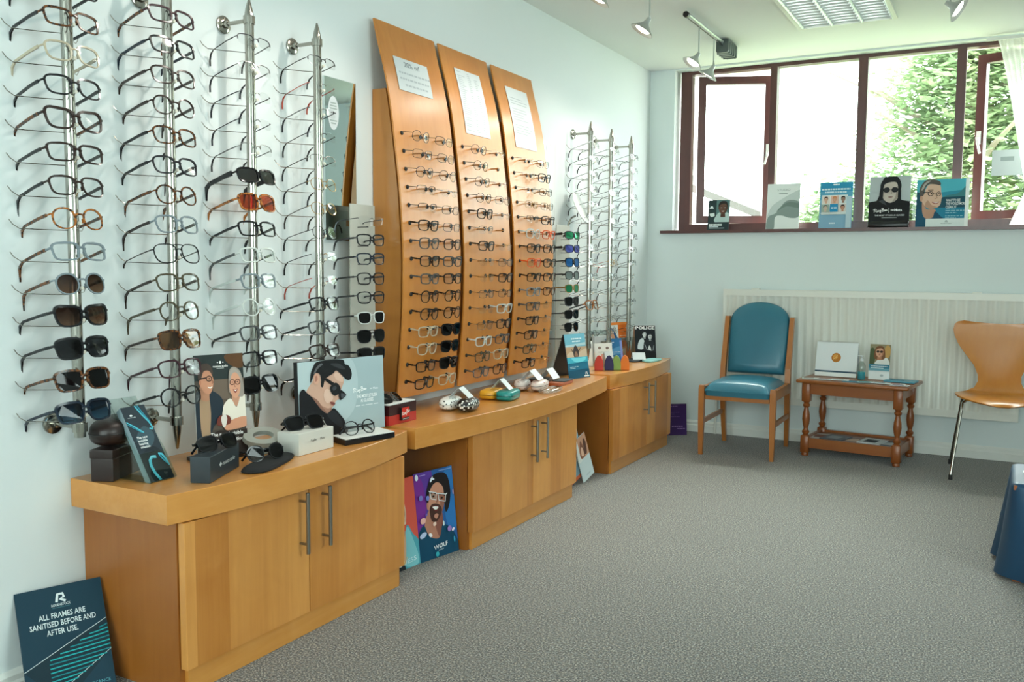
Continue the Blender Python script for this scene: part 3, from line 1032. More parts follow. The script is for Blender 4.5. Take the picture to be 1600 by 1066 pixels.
# ------------------------------------------------------------------ mirrors, stepped strips, vanity mirror
M_mirror = mat('mirror_glass', '#dfeeec', 0.02, 1.0, noise=0)
M_grey = mat('grey_acrylic', '#b4b4aa', 0.4, noise=0.03)
t = thing('wall_mirror', 'tall frameless wall mirror with an oval sticker behind the fourth pole', 'mirror', (WX, 2.685, 1.525))
put('glass', MB().box(0.002, -0.09, -0.298, 0.008, 0.09, 0.298), M_mirror, t)
stk = MB()
stk.loft([[(h_, 0.031*math.cos(2*PI*k/28), 0.062*math.sin(2*PI*k/28)) for k in range(28)] for h_ in (0.0082, 0.0092)])
for z, w in ((0.036, 0.016), (0.026, 0.018), (0.016, 0.02), (-0.028, 0.02), (-0.038, 0.014)):
    stk.box(0.0093, -w, z-0.0025, 0.0096, w, z+0.0025, 1)
for yy, rr in ((-0.012, 0.003), (0.0, 0.006), (0.012, 0.003)):
    stk.loft([[(h_, yy+rr*0.8*math.cos(2*PI*k/10), rr*math.sin(2*PI*k/10)) for k in range(10)] for h_ in (0.0092, 0.0097)], 2)
put('sticker', stk, [M_paper, mat('sticker_grey', '#9aa8a4'), M_black], t, (0, -0.042, 0.17), (math.radians(0), 0, 0))
t = thing('wall_board', 'tall narrow glossy white board between the last wooden panel and grey strip', 'board', (WX, 4.42, 1.16))
put('sheet', MB().box(0.002, -0.10, -0.55, 0.008, 0.10, 0.645), mat('gloss_white_sheet', '#e6eae8', 0.08, coat=0.6, noise=0.01), t)
for zz_ in (-0.5, 0.6):
    put('clip', MB().box(0.008, -0.012, zz_, 0.012, 0.012, zz_+0.03), M_chrome, t)

def strip(label, x, yc, w, ztop, zbot, zrows, steps):
    t = thing('display_strip', label, 'display strip', (x, yc, 0), group='grey stepped spectacle strips')
    pts = [(-w/2, zbot), (-w/2, ztop)]
    right = []
    ztp = ztop
    for i, z in enumerate(zrows):
        right += [(w/2, ztp), (w/2, z+0.012), (w/2-0.028, z+0.012), (w/2-0.028, z-0.012)]
        ztp = z-0.012
    right += [(w/2, ztp), (w/2, zbot)]
    mb = MB().extrude([(0, y, z) for y, z in pts+right], (0.004, 0, 0))
    put('plate', mb, M_grey, t)
    for z in zrows:
        p = MB()
        p.tube([(0.004, -0.03, z-0.02), (0.05, -0.03, z-0.02)], 0.0016, 6)
        p.lathe([(0, 0), (0.004, 0), (0.004, 0.004), (0, 0.005)], 8, c=(0.05, -0.03, z-0.022))
        put('peg', p, M_black, t)
    put('stand', MB().box(-0.012, -w/2+0.02, ZC+0.001, 0.0, w/2-0.03, ztop-0.02).box(-0.05, -w/2, ZC+0.0005, 0.07, w/2, ZC+0.006), M_acrylic, t)
    return t
zl = [1.296, 1.225, 1.156, 1.083, 1.014, 0.940, 0.872, 0.805]
strip('grey stepped strip of frames beside the wooden box and mirror', 0.105, 2.735, 0.15, 1.362, 0.60, zl, True)
SL = [(RL, 'silver', c_), (R, 'black', c_), (R, 'navy', c_), (RO, 'black', c_), (RO, 'black', c_), (RO, 'clear', 'dark'), (AV, 'gunmetal', 'dark'), (SQ, 'black', 'grey')]
SON = ['top', 'second', 'third', 'fourth', 'fifth', 'sixth', 'seventh', 'bottom']
for k, z in enumerate(zl):
    st, fc, lc = SL[k]
    kind = 'sunglasses' if lc != 'clear' else 'eyeglasses'
    glasses(st, fc, lc, (0.215, 2.655, z), math.radians(-10), math.radians(4), f'{fc} {st} {kind}, {SON[k]} pair on the strip beside the mirror', 'spectacles on the strip by the mirror', 'long', 'black' if k else 'gunmetal')
zr = [1.301, 1.229, 1.156, 1.086, 1.016, 0.946, 0.876, 0.808, 0.738]
strip('grey stepped strip of sunglasses standing behind the sea photo tent card', 0.105, 4.50, 0.17, 1.362, 0.60, zr, True)
SR = [(WR, 'black', 'mirrored green'), (WR, 'black', 'mirrored violet'), (SQ, 'black', 'mirrored sky'), (RO, 'gunmetal', 'mirrored chrome'), (RO, 'gold', 'mirrored green'), (SQ, 'gunmetal', 'dark'), (SQ, 'black', 'dark'), (AV, 'black', 'dark'), (SQ, 'black', 'dark')]
SON2 = ['top', 'second', 'third', 'fourth', 'fifth', 'sixth', 'seventh', 'eighth', 'bottom']
for k, z in enumerate(zr):
    st, fc, lc = SR[k]
    glasses(st, fc, lc, (0.215, 4.41, z), math.radians(-8), math.radians(3), f'{fc} {st} sunglasses with {lc} lenses, {SON2[k]} pair on the strip behind the tent card', 'sunglasses on the strip behind the tent card', 'long')

t = thing('vanity_mirror', 'round white vanity mirror on a bent stem behind the far poles', 'mirror', (0.09, 4.60, ZC))
put('base', MB().lathe([(0.055, 0.0005), (0.055, 0.008), (0.05, 0.012), (0.006, 0.014), (0.006, 0.02)], 24), M_chrome, t, smooth=40)
put('stem', MB().tube([(0, 0, 0.015), (0, 0, 0.62), (0.0, -0.005, 0.78), (0.002, 0.0, 0.83), (0.006, 0.03, 0.862), (0.012, 0.07, 0.875)], 0.0055, 10), M_chrome, t, smooth=60)
d = MB()
d.lathe([(0.0, -0.004), (0.094, -0.004), (0.097, -0.002), (0.097, 0.002), (0.094, 0.004), (0.0, 0.004)], 36, cap=False)
put('disc', d, mat('vanity_white', '#eef2f0', 0.2, noise=0.01), t, (0.03, 0.105, 0.925), Vector((0.913, 0.104, 0.42)).to_track_quat('Z', 'Y').to_euler(), smooth=40)

# ------------------------------------------------------------------ radiator with pipe
t = thing('radiator', 'long white ribbed panel radiator below the window', 'radiator', (0, 0, 0))
rx0, rx1, rz0, rz1, ry = 0.606, 2.36, 0.245, 0.992, 5.950
fp = MB()
xs, ys = [rx0, rx0+0.02], [ry, ry]
x = rx0+0.026
while x < rx1-0.05:
    xs += [x, x+0.010, x+0.022, x+0.032]
    ys += [ry+0.010, ry, ry, ry+0.010]
    x += 0.0505
xs += [rx1-0.012, rx1]
ys += [ry, ry]
ring = list(zip(xs, ys))
zlev = [(rz0+0.045, 1), (rz0+0.065, 0), (rz1-0.055, 0), (rz1-0.04, 1)]
fp.loft([[(a, b if not f_ else ry, z) for a, b in ring] for z, f_ in zlev], 0, False, closed=False)
put('front_panel', fp, M_rad, t, smooth=50)
sh = MB()
sh.box(rx0, ry, rz1-0.04, rx1, ry+0.002, rz1-0.006).box(rx0, ry, rz0, rx1, ry+0.002, rz0+0.045)
sh.box(rx0, ry, rz1-0.006, rx1, ry+0.05, rz1).box(rx0, ry+0.002, rz0, rx0+0.004, ry+0.05, rz1-0.006).box(rx1-0.004, ry+0.002, rz0, rx1, ry+0.05, rz1-0.006)
sh.box(rx0+0.004, ry+0.044, rz0, rx1-0.004, ry+0.048, rz1-0.006)
put('casing', sh, M_rad, t)
for xb in (0.80, 2.10):
    put('bracket', MB().box(xb, ry+0.05, rz0+0.05, xb+0.03, YB-0.001, rz1-0.05).box(xb-0.01, ry+0.02, rz1, xb+0.04, ry+0.05, rz1+0.008), M_rad, t)
v = MB()
v.tube([(rx0-0.002, ry+0.03, rz0+0.03), (rx0-0.035, ry+0.03, rz0+0.03), (rx0-0.038, ry+0.03, rz0+0.0), (rx0-0.038, ry+0.035, 0.16), (rx0-0.045, ry+0.04, 0.09), (rx0-0.045, ry+0.04, 0.001)], 0.0085, 10)
put('pipe', v, M_rad, t, smooth=60)
put('valve', MB().lathe([(0.012, -0.02), (0.016, -0.015), (0.016, 0.02), (0.011, 0.026)], 14, c=(rx0-0.038, ry+0.03, rz0+0.03)), M_chrome, t, smooth=40)

# ------------------------------------------------------------------ blue upholstered chair
M_beech = mat_wood('beech', '#a5632a', '#bd7a38', 2, 0.5, var=0.1, rough=0.35)
M_vinyl = mat('teal_vinyl', '#2f7085', 0.32, noise=0.05, nscale=15, bump=0.05, bscale=600)
t = thing('chair', 'wooden chair with teal vinyl seat and arched teal backrest', 'chair', (0.885, 5.52, 0), (0, 0, math.radians(1)))
hw, fyc, ryc = 0.212, -0.235, 0.245
for sd in (-1, 1):
    # front leg, tapering
    l = MB()
    l.loft([[(sd*hw+dx*s, fyc+dy*s, z) for dx, dy in ((-.017, -.017), (.017, -.017), (.017, .017), (-.017, .017))] for z, s in ((0.0005, 0.7), (0.2, 0.95), (0.40, 1.0), (0.425, 0.9))])
    put('leg', l, M_beech, t)
    # rear leg runs up into the back post
    l = MB()
    pth = [(0.0005, ryc+0.03, 0.75, 0.198), (0.2, ryc+0.005, 0.95, 0.203), (0.40, ryc-0.02, 1.05, 0.205), (0.50, ryc-0.01, 1.0, 0.205), (0.82, ryc+0.075, 0.85, 0.205)]
    l.loft([[(sd*w_+dx*s, y_+dy*s, z) for dx, dy in ((-.016, -.02), (.016, -.02), (.016, .02), (-.016, .02))] for z, y_, s, w_ in pth])
    put('back_post', l, M_beech, t)
    put('side_rail', MB().obox((sd*hw, 0.0, 0.385), (0.011, 0, 0), (0, 0.215, 0), (0, 0, 0.03)), M_beech, t)
    put('stretcher', MB().obox((sd*0.208, 0.01, 0.205), (0.008, 0, 0), (0, 0.235, 0), (0, 0, 0.014)), M_beech, t)
put('front_rail', MB().obox((0, fyc+0.004, 0.36), (0.19, 0, 0), (0, 0.009, 0), (0, 0, 0.02)), M_beech, t)
st_ = MB()
def seatf(u, v):
    a = u*2-1
    b = v*2-1
    ex = (1-abs(a)**6)
    ey = (1-abs(b)**6)
    return (a*0.194, -0.255+0.49*v, 0.395+0.055*min(1, ex**0.4)*min(1, ey**0.4)+0.018*(1-a*a)*(1-b*b))
st_.grid(seatf, 20, 20)
st_.loft([[(x, y, 0.365) for x, y in rrect(-0.190, -0.250, 0.190, 0.232, 0.02, 3)], [(x, y, 0.398) for x, y in rrect(-0.194, -0.255, 0.194, 0.235, 0.02, 3)]])
put('seat', st_, M_vinyl, t, smooth=55)
bk = MB()
def arch(n=24):
    pts = [(-0.178, 0.0), (-0.186, 0.20), (-0.186, 0.33)]
    for i in range(1, n):
        a = PI-PI*i/n
        pts.append((0.186*math.cos(a), 0.33+0.135*math.sin(a)**0.85))
    pts += [(0.186, 0.33), (0.186, 0.20), (0.178, 0.0)]
    return pts
ar = arch()
def backring(inset, y):
    cx, cz = 0, 0.2
    out = []
    for x, z in ar:
        f_ = 1-inset/0.2
        out.append((x*f_, y, cz+(z-cz)*f_))
    return out
bk.loft([backring(0.012, 0.028), backring(0.0, 0.018), backring(0.0, -0.006), backring(0.012, -0.02), backring(0.06, -0.028), backring(0.13, -0.031)])
o = put('backrest', bk, M_vinyl, t, (0, ryc-0.005, 0.462), (math.radians(-14), 0, 0), smooth=50)

# ------------------------------------------------------------------ side table with turned legs
M_pine = mat_wood('stained_pine', '#8a4b1e', '#a5642e', 0, 0.2, var=0.15, rough=0.35)
M_pine2 = mat_wood('stained_pine_leg', '#84451b', '#a05c28', 2, 0.3, var=0.1, rough=0.35)
ta = math.atan2(-0.057, 0.52)
t = thing('side_table', 'small stained pine side table with turned legs and a lower shelf', 'table', (1.515, 5.712, 0), (0, 0, ta))
tw, td = 0.26, 0.172
put('tabletop', MB().prism_z(rrect(-tw-0.06, -td-0.045, tw+0.06, td+0.03, 0.02, 3), 0.447, 0.466, bev=0.005), M_pine, t, smooth=40)
legp = [(0.012, 0.0005), (0.022, 0.004), (0.024, 0.018), (0.018, 0.024)]
for sx in (-1, 1):
    for sy in (-1, 1):
        c = (sx*tw, sy*td, 0)
        l = MB()
        l.lathe([(0.014, 0.0005), (0.021, 0.004), (0.022, 0.016), (0.017, 0.0245)], 14, c=c)
        l.prism_z([(x+c[0], y+c[1]) for x, y in rrect(-0.024, -0.024, 0.024, 0.024, 0.003, 1)], 0.024, 0.125, bev=0.003)
        l.lathe([(0.022, 0.125), (0.014, 0.132), (0.021, 0.142), (0.022, 0.152), (0.014, 0.160), (0.013, 0.172), (0.019, 0.195), (0.023, 0.225), (0.021, 0.255), (0.014, 0.285), (0.013, 0.296), (0.020, 0.304), (0.021, 0.314), (0.014, 0.322), (0.022, 0.334)], 16, c=c)
        l.prism_z([(x+c[0], y+c[1]) for x, y in rrect(-0.024, -0.024, 0.024, 0.024, 0.003, 1)], 0.334, 0.447, bev=0.003)
        put('leg', l, M_pine2, t, smooth=40)
for sy in (-1, 1):
    put('apron', MB().obox((0, sy*td, 0.412), (tw-0.024, 0, 0), (0, 0.009, 0), (0, 0, 0.033)), M_pine, t)
    put('lower_rail', MB().obox((0, sy*td, 0.082), (tw-0.024, 0, 0), (0, 0.011, 0), (0, 0, 0.030)), M_pine, t)
for sx in (-1, 1):
    put('apron', MB().obox((sx*tw, 0, 0.412), (0.009, 0, 0), (0, td-0.024, 0), (0, 0, 0.033)), M_pine, t)
    put('lower_rail', MB().obox((sx*tw, 0, 0.082), (0.011, 0, 0), (0, td-0.024, 0), (0, 0, 0.030)), M_pine, t)
put('shelf', MB().box(-tw+0.011, -td+0.011, 0.085, tw-0.011, td-0.011, 0.100), M_pine, t)
TABLE = t

# ------------------------------------------------------------------ moulded plywood chair
M_ply = mat_wood('beech_ply', '#bd7628', '#cf8c3c', 2, 1.2, var=0.05, rough=0.28, coat=0.4)
t = thing('chair', 'honey-coloured moulded plywood chair with chrome legs', 'chair', (2.262, 5.55, 0), (0, 0, math.radians(3)))
CL = [(-0.265, 0.418, 0.06), (-0.258, 0.428, 0.125), (-0.235, 0.438, 0.175), (-0.19, 0.446, 0.210), (-0.12, 0.448, 0.222), (-0.04, 0.444, 0.224), (0.04, 0.438, 0.205), (0.10, 0.440, 0.165), (0.145, 0.458, 0.125), (0.172, 0.49, 0.108), (0.19, 0.53, 0.108), (0.205, 0.585, 0.130), (0.218, 0.645, 0.175), (0.228, 0.70, 0.213), (0.237, 0.75, 0.236), (0.243, 0.785, 0.243), (0.248, 0.815, 0.238), (0.251, 0.83, 0.222), (0.252, 0.838, 0.19)]
def shell(sign):
    sm = MB()
    rows = []
    for i, (y, z, w) in enumerate(CL):
        a, b = Vector((0,)+CL[max(i-1, 0)][:2]), Vector((0,)+CL[min(i+1, len(CL)-1)][:2])
        tg = (b-a).normalized()
        nm = Vector((0, -tg.z, tg.y))
        r_ = []
        for k in range(13):
            u = k/6-1
            isb = i >= 9
            cup = 0.02*abs(u)**2.2 if isb else 0.012*abs(u)**2.5
            top = -0.012*(1-u*u) if i >= 14 else 0
            p_ = Vector((u*w, y, z+top))+nm*(cup-(0.0 if sign > 0 else 0.009))
            if isb:
                p_ = Vector((u*w, y, z+top))+nm*(cup-(0.0 if sign > 0 else 0.009))
            r_.append(p_)
        rows.append(r_)
    return rows
r1, r2 = shell(1), shell(-1)
sm = MB()
n_, k_ = len(r1), 13
vs = [p for r_ in r1 for p in r_]+[p for r_ in r2 for p in r_]
fs = []
off = n_*k_
for i in range(n_-1):
    for k in range(k_-1):
        a, b, c2, d2 = i*k_+k, i*k_+k+1, (i+1)*k_+k+1, (i+1)*k_+k
        fs += [(a, b, c2, d2), (off+d2, off+c2, off+b, off+a)]
for i in range(n_-1):
    a, b = i*k_, (i+1)*k_
    fs += [(a, b, off+b, off+a), (off+a+k_-1, off+b+k_-1, b+k_-1, a+k_-1)]
for k in range(k_-1):
    fs += [(k+1, k, off+k, off+k+1), ((n_-1)*k_+k, (n_-1)*k_+k+1, off+(n_-1)*k_+k+1, off+(n_-1)*k_+k)]
sm.add(vs, fs)
put('shell', sm, M_ply, t, smooth=50)
for sx in (-1, 1):
    for sy, fy_, ty in ((-1, -0.215, -0.12), (1, 0.225, 0.02)):
        l = MB()
        l.tube([(sx*0.10, -0.05, 0.425), (sx*0.165, ty, 0.425), (sx*0.185, ty+0.01*sy, 0.41), (sx*0.228, fy_, 0.022)], 0.0075, 10)
        lg = put('leg', l, M_chrome, t, smooth=60)
        put('foot_cap', MB().lathe([(0.011, 0.0005), (0.0105, 0.024), (0.008, 0.028)], 12, c=(sx*0.228, fy_, 0)), M_rubber, lg, smooth=40)

# ------------------------------------------------------------------ low table under a dark blue cloth at the edge of the picture
M_cloth = mat('blue_cloth', '#123f5e', 0.4, noise=0.08, nscale=10, bump=0.1, bscale=300)
t = thing('covered_table', 'low table draped with a dark blue cloth at the picture edge', 'table', (2.62, 3.86, 0))
put('table', MB().box(-0.30, -0.20, 0.34, 0.30, 0.20, 0.357).box(-0.29, -0.19, 0.0005, -0.25, -0.15, 0.34).box(0.25, -0.19, 0.0005, 0.29, -0.15, 0.34).box(-0.29, 0.15, 0.0005, -0.25, 0.19, 0.34).box(0.25, 0.15, 0.0005, 0.29, 0.19, 0.34), M_pine2, t)
cl = MB()
rr_ = rrect(-0.305, -0.205, 0.305, 0.205, 0.03, 5)
def ringat(z, out, amp, nph):
    o_ = []
    per = 0
    for i, (x, y) in enumerate(rr_):
        pass
    n = 96
    # resample perimeter
    L_ = [0]
    for i in range(len(rr_)):
        a, b = rr_[i], rr_[(i+1) % len(rr_)]
        L_.append(L_[-1]+math.hypot(b[0]-a[0], b[1]-a[1]))
    for k in range(n):
        s_ = L_[-1]*k/n
        for i in range(len(rr_)):
            if L_[i] <= s_ <= L_[i+1]:
                f_ = (s_-L_[i])/((L_[i+1]-L_[i]) or 1)
                a, b = rr_[i], rr_[(i+1) % len(rr_)]
                x, y = a[0]+(b[0]-a[0])*f_, a[1]+(b[1]-a[1])*f_
                dx, dy = b[1]-a[1], -(b[0]-a[0])
                l = math.hypot(dx, dy) or 1
                wv = out+amp*math.sin(s_*nph)+0.5*amp*math.sin(s_*nph*1.7+1)
                o_.append((x+dx/l*wv, y+dy/l*wv, z))
                break
    return o_
cl.loft([ringat(0.364, -0.012, 0, 30), ringat(0.360, -0.001, 0, 30), ringat(0.345, 0.004, 0.001, 30), ringat(0.25, 0.012, 0.006, 30), ringat(0.12, 0.022, 0.014, 30), ringat(0.03, 0.03, 0.02, 30), ringat(0.012, 0.032, 0.021, 30)], 0, False)
cl.add([(x, y, 0.364) for x, y, z in ringat(0.364, -0.012, 0, 30)], [tuple(range(96))])
o = put('tablecloth', cl, M_cloth, None, (2.62, 3.86, 0), smooth=60)
tag(o, 'shiny dark blue cloth hanging to the carpet over the low table', 'tablecloth')
o = put('saucer', MB().lathe([(0.03, 0.3645), (0.05, 0.368), (0.075, 0.376), (0.076, 0.378), (0.05, 0.371), (0.0, 0.368)], 28, cap=False), M_paper, None, (2.425, 3.83, 0), smooth=60)
tag(o, 'white round dish on the dark blue tablecloth', 'dish')

# ------------------------------------------------------------------ ceiling light and hanging spotlights
t = thing('ceiling_light', 'recessed fluorescent ceiling light with a bright metal louvre', 'ceiling light', (1.43, 4.80, CZ))
lw, ll = 0.238, 0.515
fr = MB()
for a, b, c2, d2 in ((-lw-0.02, -ll-0.02, -lw, ll+0.02), (lw, -ll-0.02, lw+0.02, ll+0.02), (-lw, -ll-0.02, lw, -ll), (-lw, ll, lw, ll+0.02)):
    fr.box(a, b, -0.012, c2, d2, -0.0005)
put('frame', fr, M_white, t)
put('reflector', MB().box(-lw, -ll, -0.0025, lw, ll, -0.0005), mat_emit('lit_tray', '#e6f3f0', 0.35), t)
M_lou = mat('louvre_metal', '#dde8e5', 0.25, 0.25, noise=0.03)
for k in range(4):
    x = -lw+0.004+(2*lw-0.008)*k/3
    put('louvre_blade', MB().loft([[(x-0.010, y, -0.003), (x, y, -0.016), (x+0.010, y, -0.003)] for y in (-ll+0.002, ll-0.002)]), M_lou, t)
for k in range(3):
    for j in range(19):
        y = -ll+0.03+(2*ll-0.06)*j/18
        x0, x1 = -lw+0.014+(2*lw-0.008)*k/3, -lw-0.006+(2*lw-0.008)*(k+1)/3
        rings = []
        for i in range(7):
            x = x0+(x1-x0)*i/6
            sag = 0.006*(1-(2*i/6-1)**2)
            rings.append([(x, y-0.007, -0.003), (x, y, -0.015+sag), (x, y+0.007, -0.003)])
        put('louvre_blade', MB().loft(rings), M_lou, t)

M_spot = mat('spot_aluminium', '#b7beb9', 0.35, 0.5, noise=0.03)
M_bulb = mat_emit('halogen_glow', '#fff6e6', 5.0)
TX = 0.73
def spotlight(label, x, y, ztop, aim, energy=7.0, head=(-0.0, -0.085, 2.245), trackz=2.46, vis=True):
    t = thing('spotlight', label, 'spotlight', (x, y, 0), group='ceiling spotlights')
    put('rod', MB().tube([(0, 0, ztop), (0, 0, 2.312)], 0.0038, 8), M_spot, t, smooth=60)
    hd = Vector(head)
    d = (Vector(aim)-Vector((x, y, 0))-hd).normalized()
    q = d.to_track_quat('Z', 'Y')
    neck = Vector((0, 0, 2.312))
    back = hd-d*0.045
    put('arm', MB().tube([neck, neck+(back-neck)*0.4+Vector((0, 0, -0.01)), back], 0.006, 8, rs=[0.0045, 0.007, 0.010]), M_spot, t, smooth=60)
    sh = MB()
    sh.lathe([(0.0, -0.05), (0.010, -0.05), (0.013, -0.03), (0.018, -0.018), (0.030, -0.006), (0.056, 0.016), (0.058, 0.018), (0.056, 0.0195), (0.040, 0.006), (0.0, 0.004)], 26, cap=False)
    s_ = put('lamp_shade', sh, M_spot, t, hd, q.to_euler(), smooth=45)
    put('bulb', MB().lathe([(0.0, 0.0135), (0.030, 0.0135), (0.034, 0.0105), (0.034, 0.0085), (0.0, 0.0085)], 22, cap=False), M_bulb, s_)
    l = lamp('spot_beam', 'SPOT', (0, 0, 0), energy, (1.0, 0.93, 0.82), spot_size=math.radians(104), spot_blend=0.8, shadow_soft_size=0.022)
    l.parent = t
    l.location = hd+d*0.03
    l.rotation_euler = d.to_track_quat('-Z', 'Y').to_euler()
    return t
def track(label, y0, y1, x=TX, transformer=True):
    t = thing('light_track', label, 'light track', (x, 0, 0), group='ceiling light tracks')
    tr = MB()
    tr.tube([(0, y0, CZ-0.022), (0, y1, CZ-0.022)], 0.009, 10)
    put('rail', tr, M_spot, t, smooth=60)
    put('wire', MB().tube([(0, y0+0.02, CZ-0.042), (0, y1, CZ-0.042)], 0.003, 6), M_black, t)
    put('end_cap', MB().tube([(0, y0-0.005, CZ-0.03), (0, y0+0.02, CZ-0.03)], 0.016, 14), M_black, t, smooth=60)
    if transformer:
        bx = MB()
        rings = [[(a, y, z) for a, z in rrect(-0.037, CZ-0.083, 0.037, CZ-0.005, 0.012, 2)] for y in (y1, y1+0.006, y1+0.20, y1+0.235)]
        rings[3] = [(a*0.7, y1+0.235, CZ-0.04+(z-CZ+0.04)*0.7) for a, y, z in rings[3]]
        bx.loft(rings)
        put('transformer', bx, mat('transformer', '#4a5451', 0.4, noise=0.05), t, smooth=40)
        for k in range(4):
            put('transformer_fin', MB().box(-0.040, y1+0.03+0.045*k, CZ-0.086, 0.040, y1+0.04+0.045*k, CZ-0.02), mat('transformer_fin', '#5d6865', 0.4), t)
    return t
track('ceiling light track with a ribbed transformer near the window', 4.66, 5.345)
track('long ceiling light track above the wooden panels', 1.1, 4.28, transformer=False)
spotlight('rod-hung spotlight nearest the panels on the window track', TX, 4.893, 2.446, (0.05, 4.3, 1.0))
spotlight('rod-hung spotlight over the window corner, overlapping the casement', TX, 5.177, 2.446, (0.1, 5.0, 1.2), head=(0, -0.08, 2.235))
spotlight('rod-hung spotlight past the last wooden panel', TX, 4.118, 2.446, (0.05, 3.7, 1.0), head=(0, -0.075, 2.245))
spotlight('rod-hung spotlight cut off by the top picture edge', TX, 3.60, 2.446, (0.05, 3.3, 1.0), head=(0, -0.08, 2.25))
for k, (yy, ty, wh) in enumerate(((2.72, 2.35, 'fourth'), (2.22, 1.75, 'second'))):
    spotlight(f'rod-hung spotlight above the {wh} chrome pole, out of the picture', TX, yy, 2.446, (0.05, ty, 0.75), head=(-0.02, -0.06, 2.25))
spotlight('rod-hung spotlight hanging to the right of the ceiling light', 1.99, 4.50, CZ-0.001, (4.0, 4.3, 0.9), head=(0.025, -0.03, 2.275))

# ------------------------------------------------------------------ net curtain
M_net, N_, L_, b_ = new_mat('net_curtain')
N_.remove(b_)
tr_ = N_.new('ShaderNodeBsdfTransparent')
tl = N_.new('ShaderNodeBsdfTranslucent')
df = N_.new('ShaderNodeBsdfDiffuse')
for q in (tl, df):
    q.inputs[0].default_value = (0.85, 0.87, 0.84, 1)
m1 = N_.new('ShaderNodeMixShader')
m1.inputs[0].default_value = 0.5
L_.new(tl.outputs[0], m1.inputs[1])
L_.new(df.outputs[0], m1.inputs[2])
m2 = N_.new('ShaderNodeMixShader')
tc_ = N_.new('ShaderNodeTexCoord')
wv = N_.new('ShaderNodeTexWave')
wv.inputs['Scale'].default_value = 60
wv.bands_direction = 'Z'
L_.new(tc_.outputs['Object'], wv.inputs['Vector'])
mr = N_.new('ShaderNodeMapRange')
mr.inputs[3].default_value = 0.62
mr.inputs[4].default_value = 0.85
L_.new(wv.outputs[0], mr.inputs[0])
L_.new(mr.outputs[0], m2.inputs[0])
L_.new(tr_.outputs[0], m2.inputs[1])
L_.new(m1.outputs[0], m2.inputs[2])
L_.new(m2.outputs[0], N_['Material Output'].inputs[0])
t = thing('net_curtain', 'white net curtain gathered to the side of the open casement', 'curtain', (0, 0, 0))
put('rail', MB().box(2.10, 5.985, 2.452, 2.72, 5.998, 2.470), M_white, t)
cn = MB()
def cur(u, v):
    # v: 0 top .. 1 bottom
    z = 2.452-v*(2.452-1.392)
    if v < 0.82:
        k = v/0.82
        xl = 2.158+(2.335-2.158)*k**0.85
        xr = 2.70-(2.70-2.44)*k**1.2
    else:
        k = (v-0.82)/0.18
        xl = 2.335+(2.262-2.335)*k
        xr = 2.44+0.03*k
    a = 0.012*(1-0.55*min(v/0.82, 1))
    return (xl+(xr-xl)*u, 5.985+a*math.sin(u*2*PI*17)*(0.3 if v < 0.02 else 1)-0.01*v, z)
cn.grid(cur, 170, 26)
put('fabric', cn, M_net, t, smooth=180)

# ------------------------------------------------------------------ printed cards
def ink(c):
    return mat('ink_'+c.lstrip('#'), c, 0.55, noise=0.0, spec=0.25)
def smooth_poly(pts, k=4):
    n = len(pts)
    out = []
    for i in range(n):
        p0, p1, p2, p3 = pts[i-1], pts[i], pts[(i+1) % n], pts[(i+2) % n]
        for j in range(k):
            t = j/k
            out.append(tuple(0.5*((2*p1[d])+(-p0[d]+p2[d])*t+(2*p0[d]-5*p1[d]+4*p2[d]-p3[d])*t*t+(-p0[d]+3*p1[d]-3*p2[d]+p3[d])*t**3) for d in (0, 1)))
    return out
def text_mesh(body, shear=0.0, bold=0.0, spacing=1.0):
    cu = bpy.data.curves.new('lettering', 'FONT')
    cu.body = body
    cu.size = 1.0
    cu.align_x = 'CENTER'
    cu.align_y = 'CENTER'
    cu.shear = shear
    cu.offset = bold
    cu.space_character = spacing
    cu.resolution_u = 2
    cu.fill_mode = 'FRONT'
    o = bpy.data.objects.new('lettering', cu)
    me = o.to_mesh()
    vs = [(v.co.x, v.co.y) for v in me.vertices]
    fs = [tuple(p_.vertices) for p_ in me.polygons]
    o.to_mesh_clear()
    bpy.data.objects.remove(o)
    bpy.data.curves.remove(cu)
    return vs, fs
